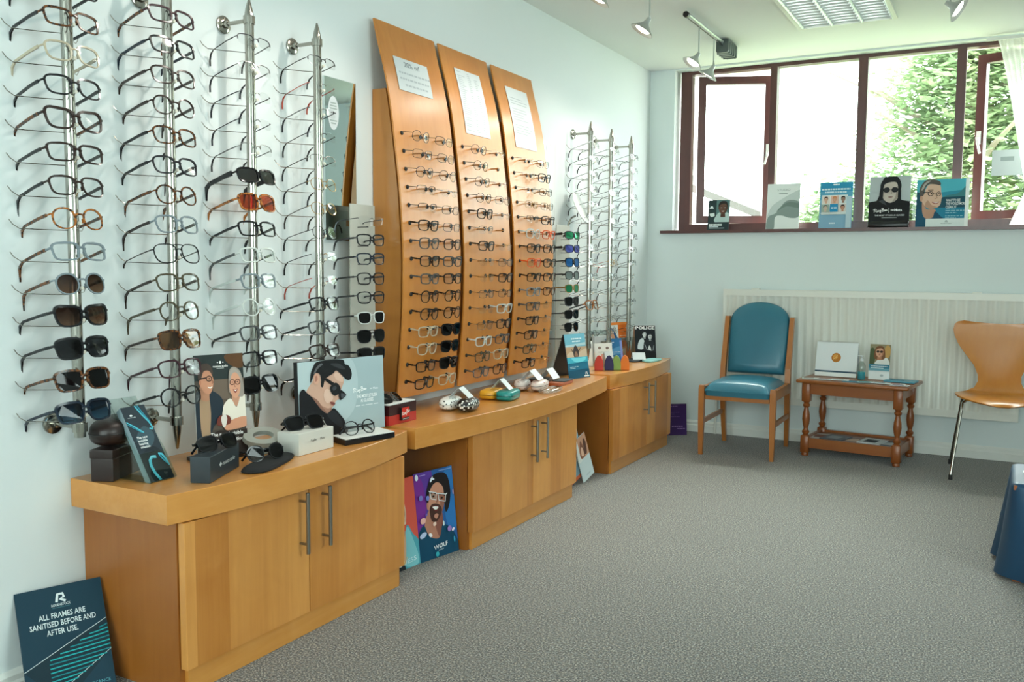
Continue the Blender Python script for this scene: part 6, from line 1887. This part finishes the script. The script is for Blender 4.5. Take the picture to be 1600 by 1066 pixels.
price_tent('white price tent over the soft pouches', 0.262, 5.29, Z1+0.014, math.radians(30), 0.08, 0.04, 0.04)

# ---- cards on the floor
C0, rz, w_ = base_of((0.157, 1.322), (0.231, 1.521))
w_, h_ = 0.212, 0.300
L = [('r', '#0b3242', 0, 0, 1, 1), ('p', '#0d3f55', [(0, 0.20), (0, 0), (0.6, 0), (0.45, 0.3), (0.2, 0.28)]), ('p', '#082732', [(0, 0.33), (1, 0.63), (1, 0.36), (0.4, 0)]),
     ('l', '#d8e3e4', 0.022, [(0.455, 0.858), (0.475, 0.925), (0.535, 0.925), (0.545, 0.895), (0.50, 0.882), (0.56, 0.855)]), ('t', '#d8e3e4', 'RODENSTOCK', 0.50, 0.832, 0.021, {'maxw': 0.22, 'bold': 0.012}), ('r', '#4d8890', 0.40, 0.808, 0.60, 0.811),
     ('t', '#cfdcde', 'ALL FRAMES ARE', 0.50, 0.745, 0.048, {'maxw': 0.54, 'bold': 0.012}), ('t', '#cfdcde', 'SANITISED BEFORE AND', 0.50, 0.675, 0.048, {'maxw': 0.76, 'bold': 0.012}), ('t', '#cfdcde', 'AFTER USE.', 0.48, 0.605, 0.048, {'maxw': 0.36, 'bold': 0.012}),
     ('l', '#c9d6d8', 0.005, [(0.0, 0.33), (1.0, 0.635)]), ('l', '#c9d6d8', 0.005, [(0.25, 0.06), (1.0, 0.36)])]
for i in range(14):
    v = 0.58-i*0.036
    u0 = max(0.28, 1-(0.63-v)/0.30+0.06)
    v2 = v
    if u0 < 0.97 and v > 0.13:
        hi = min(1.0, 0.25+(v-0.06)/0.4+0.75 if v < 0.36 else 1.0)
        u1 = 1.0 if v > 0.36 else min(1.0, 0.25+(v-0.06)*2.5+0.02)
        L.append(('l', '#1aa3a4' if i % 3 else '#0f7f86', 0.010, [(u0, v2-0.02), ((u0+u1)/2, v2-0.012), (max(u1, u0+0.1), v2)]))
L += [('t', '#4f9aa4', 'ASK FOR ASSISTANCE', 0.66, 0.10, 0.028, {'maxw': 0.55}), ('t', '#4f9aa4', 'WITH FRAMES.', 0.72, 0.055, 0.028, {'maxw': 0.4})]
card('floor_sign', 'dark blue sign reading all frames are sanitised, leaning on the wall', 'sign', w_, h_, 0.004, (C0.x, C0.y, 0.0005), rz, math.radians(24.5), '#0a2a38', L)
# posters between the first two cabinets
C0, rz, w_ = base_of((0.352, 2.765), (0.392, 2.972))
w_, h_ = 0.212, 0.34
L = [('r', '#2a5d9b', 0, 0, 1, 1), ('s', '#5d3a96', [(0.0, 1.0), (0.45, 1.0), (0.40, 0.745), (0.25, 0.5), (0.15, 0.38), (0.0, 0.3)]), ('s', '#7a2f8f', [(0.0, 0.95), (0.2, 0.9), (0.25, 0.6), (0.13, 0.42), (0.0, 0.33)]), ('s', '#2f74b5', [(0.75, 0.9), (1, 1), (1, 0.3), (0.8, 0.3), (0.72, 0.5)]),
     ('s', '#b57c66', [(0.31, 0.55), (0.394, 0.425), (0.497, 0.416), (0.642, 0.50), (0.64, 0.349), (0.56, 0.21), (0.32, 0.22), (0.17, 0.378)]), ('s', '#8a5548', [(0.45, 0.44), (0.64, 0.5), (0.63, 0.34), (0.55, 0.22), (0.47, 0.3)]),
     ('s', '#0f4560', [(0.0, 0.0), (0.0, 0.204), (0.006, 0.324), (0.153, 0.405), (0.232, 0.302), (0.346, 0.236), (0.527, 0.22), (0.638, 0.357), (0.855, 0.27), (0.969, 0.156), (1.0, 0.0), (0.5, 0.0)]),
     ('s', '#c98d74', [(0.305, 0.639), (0.34, 0.753), (0.45, 0.845), (0.605, 0.86), (0.735, 0.775), (0.735, 0.647), (0.70, 0.557), (0.60, 0.47), (0.471, 0.405), (0.365, 0.43), (0.31, 0.518)]), ('s', '#96604f', [(0.64, 0.72), (0.735, 0.68), (0.70, 0.557), (0.60, 0.47), (0.471, 0.405), (0.56, 0.51), (0.61, 0.6)]),
     ('s', '#1d1a1c', [(0.27, 0.671), (0.30, 0.79), (0.42, 0.915), (0.629, 0.955), (0.84, 0.91), (0.905, 0.731), (0.85, 0.562), (0.74, 0.484), (0.72, 0.622), (0.72, 0.769), (0.605, 0.845), (0.474, 0.835), (0.37, 0.764), (0.31, 0.64)]), ('e', '#b97a64', 0.285, 0.605, 0.025, 0.045),
     ('s', '#4a2f28', [(0.324, 0.557), (0.40, 0.615), (0.57, 0.595), (0.64, 0.525), (0.57, 0.45), (0.457, 0.405), (0.35, 0.438)]), ('s', '#c08670', [(0.42, 0.475), (0.48, 0.44), (0.54, 0.48), (0.48, 0.50)]), ('s', '#6b2f2c', [(0.385, 0.592), (0.487, 0.592), (0.57, 0.57), (0.525, 0.525), (0.449, 0.53)]), ('s', '#f3efe9', [(0.40, 0.583), (0.487, 0.582), (0.55, 0.565), (0.51, 0.545), (0.45, 0.55)]),
     ('p', '#a8826f', [(0.355, 0.765), (0.515, 0.735), (0.50, 0.655), (0.375, 0.68)]), ('p', '#9a6450', [(0.56, 0.722), (0.765, 0.69), (0.735, 0.61), (0.575, 0.64)]), ('e', '#2a1c18', 0.44, 0.70, 0.028, 0.012), ('e', '#2a1c18', 0.655, 0.66, 0.028, 0.012), ('l', '#2f2220', 0.014, [(0.37, 0.742), (0.44, 0.748), (0.51, 0.722)]), ('l', '#2f2220', 0.014, [(0.58, 0.708), (0.66, 0.708), (0.74, 0.675)]),
     ('l', '#e4e8ea', 0.010, [(0.33, 0.775), (0.355, 0.765), (0.515, 0.735), (0.50, 0.655), (0.375, 0.68), (0.355, 0.765)]), ('l', '#e4e8ea', 0.010, [(0.515, 0.728), (0.56, 0.722), (0.765, 0.69), (0.735, 0.61), (0.575, 0.64), (0.56, 0.722)]), ('l', '#e4e8ea', 0.010, [(0.765, 0.69), (0.80, 0.70)]), ('l', '#96604f', 0.012, [(0.53, 0.70), (0.53, 0.635), (0.49, 0.63)]),
     ('t', '#f2f5f6', 'W\u00d8LF', 0.52, 0.125, 0.048, {'maxw': 0.36, 'rot': 0.06, 'bold': 0.01}), ('t', '#cfe0e6', 'EYEWEAR', 0.52, 0.083, 0.014, {'rot': 0.06}), ('r', '#9db6e0', 0.62, 0.975, 0.95, 0.982), ('r', '#b9a3dd', 0.12, 0.965, 0.27, 0.972), ('e', '#d9e3ee', 0.045, 0.955, 0.04, 0.035)]
for u, v, ru, rv, ro, cc in [(0.12, 0.46, 0.07, 0.035, 0.3, '#e8b0a6'), (0.40, 0.39, 0.045, 0.022, 0.4, '#e9c9b8'), (0.09, 0.30, 0.09, 0.03, 0.3, '#b9c6e3'), (0.27, 0.28, 0.035, 0.03, 0.9, '#f0e9ea'), (0.63, 0.37, 0.02, 0.03, 0, '#d9eef2'), (0.77, 0.29, 0.055, 0.032, 0, '#9b7cc0'), (0.86, 0.27, 0.04, 0.016, 0.5, '#eadfec'), (0.40, 0.045, 0.045, 0.028, 0.3, '#35a7b5'), (0.87, 0.155, 0.02, 0.035, 0, '#3aa0c4'), (0.10, 0.72, 0.05, 0.03, 0.4, '#7c79c4'), (0.27, 0.70, 0.04, 0.03, 0, '#6f7fc9'), (0.40, 0.90, 0.06, 0.014, 0.9, '#dfe6f2'), (0.43, 0.905, 0.05, 0.012, -0.3, '#dfe6f2'), (0.20, 0.52, 0.03, 0.012, 0.6, '#6e63b8'), (0.93, 0.70, 0.015, 0.03, 0, '#c9a0b8')]:
    L.append(('e', cc, u, v, ru, rv, ro))
card('poster', 'purple and blue poster of a laughing bearded man in glasses', 'poster', w_, h_, 0.004, (C0.x, C0.y, 0.0006), rz, math.radians(7), '#213a5c', L)
C0, rz, w_ = base_of((0.330, 2.556), (0.352, 2.768))
w_, h_ = 0.212, 0.335
L = [('r', '#d95a48', 0, 0, 1, 1), ('s', '#4fa3b3', [(0.0, 0.0), (0.05, 0.12), (0.4, 0.2), (0.6, 0.3), (0.72, 0.48), (0.86, 0.36), (1.0, 0.25), (1.0, 0.0)]), ('s', '#7fc3cb', [(0.55, 0.05), (0.62, 0.3), (0.72, 0.46), (0.85, 0.3), (0.95, 0.02)]),
     ('s', '#d9c0ab', [(0.30, 0.3), (0.30, 0.6), (0.34, 0.80), (0.52, 0.78), (0.62, 0.68), (0.68, 0.62), (0.70, 0.50), (0.64, 0.48), (0.60, 0.36), (0.48, 0.26), (0.38, 0.25)]), ('s', '#b78f78', [(0.45, 0.26), (0.58, 0.33), (0.66, 0.42), (0.62, 0.12), (0.55, 0.06), (0.46, 0.12)]), ('s', '#c9a68e', [(0.46, 0.20), (0.58, 0.30), (0.66, 0.38), (0.62, 0.14), (0.54, 0.05), (0.46, 0.10)]),
     ('s', '#14161a', [(0.18, 0.62), (0.2, 0.85), (0.35, 0.97), (0.55, 0.97), (0.64, 0.82), (0.62, 0.68), (0.55, 0.62), (0.5, 0.70), (0.42, 0.80), (0.32, 0.76), (0.28, 0.6)]), ('s', '#cdae98', [(0.615, 0.69), (0.69, 0.73), (0.72, 0.62), (0.69, 0.52), (0.63, 0.55)]), ('s', '#a98572', [(0.645, 0.66), (0.685, 0.68), (0.69, 0.60), (0.655, 0.57)]),
     ('l', '#1a1a1c', 0.016, [(0.28, 0.60), (0.40, 0.62), (0.60, 0.67)]), ('l', '#1a1a1c', 0.008, [(0.40, 0.62), (0.45, 0.57), (0.43, 0.52), (0.35, 0.51)]), ('s', '#b8665c', [(0.30, 0.385), (0.40, 0.40), (0.42, 0.37), (0.34, 0.345)]), ('l', '#3a2f2c', 0.008, [(0.62, 0.45), (0.55, 0.33), (0.45, 0.27)]), ('s', '#1f262b', [(0.44, 0.16), (0.52, 0.10), (0.57, 0.0), (0.40, 0.0)]), ('l', '#d9cf9a', 0.010, [(0.52, 0.16), (0.57, 0.06), (0.64, 0.13)]), ('t', '#d9ecee', 'GUESS', 0.62, 0.075, 0.05, {'maxw': 0.5, 'rot': 0.08})]
card('poster', 'coral poster of a dark-haired model in a denim shirt', 'poster', w_, h_, 0.004, (C0.x, C0.y, 0.0006), rz, math.radians(7), '#b8503f', L)
# two cards leaning beside the second cabinet
def lean_card(label, w, h, loc, rz, tilt, roll, edge, layers):
    t = card('show_card', label, 'show card', w, h, 0.004, loc, rz, tilt, edge, layers, 'cards leaning between the second and third cabinets')
    t.rotation_euler = (-tilt, roll, rz)
    return t
L = [('r', '#86a9b8', 0, 0, 1, 1), ('r', '#d26a44', 0, 0, 1, 0.055), ('s', '#9bbac6', [(0, 0.5), (0.5, 0.65), (1, 0.55), (1, 1), (0, 1)])]
lean_card('grey-blue card with an orange foot leaning between two cabinets', 0.20, 0.36, (0.345, 4.20, 0.02), math.radians(84), math.radians(4), math.radians(-17), '#6d8a98', L)
L = [('r', '#c7d4d6', 0, 0, 1, 1), ('r', '#c9987c', 0, 0.5, 1, 1), ('s', '#8a5a46', [(0.25, 0.55), (0.35, 0.78), (0.5, 0.9), (0.62, 0.75), (0.6, 0.52)]), ('s', '#e1b69c', [(0.35, 0.58), (0.42, 0.75), (0.55, 0.72), (0.55, 0.55)]), ('s', '#5f4036', [(0.6, 0.6), (0.75, 0.9), (0.9, 0.8), (0.8, 0.55)]), ('s', '#dcdfdd', [(0.0, 0.5), (0.1, 0.85), (0.25, 0.95), (0.22, 0.6), (0.3, 0.48)]), ('tl', '#8fa2a5', 0.35, 0.1, 0.7, 1, 0.04, 0.015)]
lean_card('small card with two faces in clear film leaning between two cabinets', 0.115, 0.24, (0.372, 4.30, 0.02), math.radians(84), math.radians(5), math.radians(-19), '#d5dcdc', L)
# purple card in the corner
C0, rz, w_ = base_of((0.255, 5.735), (0.408, 5.850))
L = [('r', '#3a1c57', 0, 0, 1, 1), ('tl', '#8d6fa6', 0.3, 0.91, 0.68, 1, 0.03, 0.025), ('tl', '#6d4f8a', 0.12, 0.72, 0.75, 2, 0.055, 0.018), ('tl', '#6d4f8a', 0.12, 0.58, 0.75, 2, 0.055, 0.018), ('tl', '#6d4f8a', 0.12, 0.42, 0.45, 1, 0.05, 0.018), ('tl', '#8d6fa6', 0.45, 0.27, 0.85, 1, 0.05, 0.03), ('tl', '#8d6fa6', 0.05, 0.17, 0.4, 1, 0.05, 0.03), ('tl', '#8d6fa6', 0.65, 0.19, 0.93, 1, 0.05, 0.03)]
card('floor_card', 'purple printed card standing on the carpet in the room corner', 'card', w_, 0.212, 0.003, (C0.x, C0.y, 0.0006), rz, math.radians(6), '#2b1542', L)
# notices on the wooden panels (they follow the curve of the board)
def notice(label, y0, y1, z0, z1, lines):
    mb = MB()
    def fn(off):
        def f_(u, v):
            z = z0+(z1-z0)*v
            s_ = pslope(z)
            l = math.hypot(1, s_)
            return (prof(z)+off/l, y0+(y1-y0)*u, z-off*s_/l)
        return f_
    mb.grid(fn(0.0022), 1, 12, 0)
    n0 = len(mb.v)
    for (u0, u1, v0, v1, c2) in lines:
        f_ = fn(0.0028)
        mb.add([f_(u0, v0), f_(u1, v0), f_(u1, v1), f_(u0, v1)], [(0, 1, 2, 3)], c2)
    o = put('notice_sheet', mb, [M_paper, mat('print_grey', '#a9b3b8'), mat('print_dark', '#7d878c')])
    return tag(o, label, 'notice', 'paper notices on the wooden panels'), fn
rn = random.Random(4)
lines = []
for i, v in enumerate((0.52, 0.34, 0.16)):
    u = 0.08 if i < 2 else 0.2
    while u < (0.93 if i < 2 else 0.8):
        uu = u+rn.uniform(0.04, 0.1)
        lines.append((u, uu, v, v+0.055, 1))
        u = uu+0.02
o, fn = notice('landscape paper notice reading 20% off on the first wooden panel', 2.937, 3.173, 1.824, 1.958, lines)
vs, fs = text_mesh('20% off', 0, 0.004)
f_ = fn(0.0030)
W_ = max(v[0] for v in vs)-min(v[0] for v in vs)
tm = MB().add([f_(0.50+x/W_*0.46, 0.82+z/1.0*0.22) for x, z in vs], fs)
put('lettering', tm, mat('print_dark', '#7d878c'), o)
lines = []
for r_ in range(30):
    v = 0.95-r_*0.031
    for u0, u1 in ((0.06, 0.36), (0.45, 0.60), (0.72, 0.88)):
        if rn.random() < 0.85:
            lines.append((u0, u0+(u1-u0)*rn.uniform(0.5, 1), v, v+0.011, 1))
notice('portrait price list in three columns on the middle wooden panel', 3.405, 3.620, 1.715, 2.004, lines)
lines = []
for r_ in range(14):
    v = 0.82-r_*0.045
    if r_ in (3, 9):
        continue
    lines.append((0.1, 0.1+0.8*rn.uniform(0.6, 1), v, v+0.013, 1))
notice('portrait typed notice on the wooden panel closest to the window', 3.862, 4.085, 1.71, 2.005, lines)

# ---- things on the side table
TZ = 0.4665
L = [('r', '#dfe4e6', 0, 0, 1, 1), ('r', '#e8ebe9', 0, 0, 1, 0.12), ('r', '#24485e', 0.0, 0.12, 1, 0.165), ('e', '#b8752a', 0.49, 0.55, 0.115, 0.135), ('e', '#d99a45', 0.47, 0.57, 0.06, 0.07), ('l', '#e8c07a', 0.012, [(0.42, 0.50), (0.49, 0.56), (0.52, 0.63)])]
t = card('desk_calendar', 'spiral desk calendar with a round orange picture on the side table', 'calendar', 0.245, 0.215, 0.004, (1.365, 5.765, TZ+0.004), math.radians(-3), math.radians(14), '#e4e8e8', L)
put('back_leaf', MB().extrude([(-0.12, 0.13, 0.0), (-0.12, 0.0575, 0.2085), (-0.12, 0.060, 0.2085), (-0.12, 0.133, 0.0)], (0.24, 0, 0)), M_paper, t, rot=(math.radians(14), 0, 0))
sp_ = MB()
for k in range(28):
    u = -0.115+0.23*k/27
    sp_.tube([(u+0.0015*math.cos(a), 0.002+0.005*math.cos(a), 0.215+0.005*math.sin(a)) for a in [2*PI*i/8 for i in range(8)]], 0.0007, 4, closed=True)
put('spiral', sp_, M_steel, t)
t = thing('sanitiser_bottle', 'small clear bottle of blue sanitiser between calendar and photo card', 'bottle', (1.525, 5.70, TZ+0.003))
put('body', MB().lathe([(0.0, 0.0), (0.021, 0.0), (0.023, 0.003), (0.023, 0.085), (0.018, 0.098), (0.009, 0.106), (0.009, 0.112)], 18), M_acrylic, t, smooth=40)
put('liquid', MB().lathe([(0.0, 0.002), (0.020, 0.002), (0.0215, 0.004), (0.0215, 0.048), (0.0, 0.0485)], 18), mat('blue_gel', '#3aa3b5', 0.2), t, smooth=40)
put('pump', MB().lathe([(0.0095, 0.112), (0.0095, 0.124), (0.003, 0.126), (0.003, 0.14), (0.008, 0.141), (0.008, 0.146)], 12).tube([(0, 0, 0.144), (-0.022, -0.004, 0.143)], 0.0025, 6), mat('pump_white', '#e2e6e6', 0.4), t, smooth=40)
a_t = 0.118/0.21
L = [('r', '#e9edec', 0, 0, 1, 1), ('r', '#8d8467', 0, 0.42, 1, 1), ('e', '#4d5a3c', 0.12, 0.65, 0.16, 0.25), ('e', '#c59b5a', 0.85, 0.8, 0.16, 0.18), ('s', '#dfe0da', [(0.28, 0.42), (0.4, 0.56), (0.6, 0.6), (0.85, 0.62), (0.95, 0.42)])]
L += face(0.48, 0.78, 0.15, a_t, '#d9a486', '#7a5135', '#b98062', ('#1a1614', '#3a2c26'), False, long=True)
L += [('r', '#3f7f92', 0, 0.30, 1, 0.43), ('r', '#6fa3b0', 0, 0.25, 1, 0.32), ('tl', '#e8f2f3', 0.12, 0.37, 0.9, 2, 0.05, 0.018), ('e', '#b9c4c4', 0.65, 0.12, 0.08, 0.035)]
card('photo_card', 'white photo card of a woman in sunglasses on the side table', 'show card', 0.118, 0.212, 0.004, (1.617, 5.745, TZ+0.004), math.radians(-6), math.radians(7), '#dfe4e3', L)
LEAF = [(1.245, 5.63, 10, '#d8dcda', '#a59a94', 'pale leaflet at the table corner nearest the teal chair'), (1.33, 5.60, -12, '#cfd3d3', '#9a7f86', 'leaflet with a pinkish picture below the calendar'), (1.42, 5.605, 5, '#e3e6e5', '#b9c2c4', 'white leaflet under the calendar edge'), (1.49, 5.585, -8, '#4f93ab', '#2f6f8a', 'blue leaflet in the middle of the table front'), (1.57, 5.59, 12, '#a9d0d6', '#5fa7b3', 'turquoise leaflet below the photo card'), (1.65, 5.58, -6, '#dfe3e3', '#8c9aa0', 'white leaflet with small print near the table front'), (1.73, 5.60, 8, '#e4dcd8', '#c08a84', 'leaflet with a red picture at the table front corner'), (1.755, 5.535, -4, '#dcdfe2', '#7d6f86', 'leaflet overhanging the table corner')]
for i, (x, y, a, c1, c2, lb) in enumerate(LEAF):
    mb = MB().box(-0.05, -0.036, 0, 0.05, 0.036, 0.0012).box(-0.04, -0.005, 0.0013, 0.02, 0.03, 0.0015, 1).box(-0.04, -0.028, 0.0013, 0.035, -0.022, 0.0015, 1)
    o = put('leaflet', mb, [mat('card_'+c1[1:], c1, 0.5), ink(c2)], None, (x, y, TZ+0.0003+0.0016*(i % 3)), (0, 0, math.radians(a)))
    tag(o, lb, 'leaflet', 'leaflets on the side table')
o = put('folder', MB().prism_z(rrect(-0.085, -0.06, 0.085, 0.06, 0.004, 1), 0, 0.008).box(-0.06, -0.03, 0.0081, 0.02, 0.03, 0.0084, 1), [mat('folder_blue', '#4f97ad', 0.4), ink('#3a7f97')], None, (1.745, 5.71, TZ+0.004), (0, 0, math.radians(-8)))
tag(o, 'blue folder at the back of the side table', 'folder')
MAG = [(1.31, 5.70, 6, '#c7c2bb', '#8a5f52', 'cream magazine at the end of the lower shelf near the teal chair'), (1.40, 5.66, -10, '#5a5f68', '#a4a9ad', 'dark magazine with a portrait cover on the lower shelf'), (1.50, 5.66, 8, '#8a6458', '#d9c0ae', 'brown-covered magazine in the middle of the lower shelf'), (1.61, 5.645, -5, '#d5dadb', '#2c3640', 'white magazine with a dark picture on the lower shelf'), (1.70, 5.64, 6, '#2f4558', '#c9ced0', 'navy magazine at the far end of the lower shelf')]
for i, (x, y, a, c1, c2, lb) in enumerate(MAG):
    mb = MB().box(-0.065, -0.085, 0, 0.065, 0.085, 0.006).box(-0.04, -0.05, 0.0061, 0.03, 0.04, 0.0064, 1)
    o = put('magazine', mb, [mat('card_'+c1[1:], c1, 0.4), ink(c2)], None, (x, y, 0.1005+0.0072*(i % 2)), (0, 0, math.radians(a)+ta))
    tag(o, lb, 'magazine', 'magazines on the lower shelf')
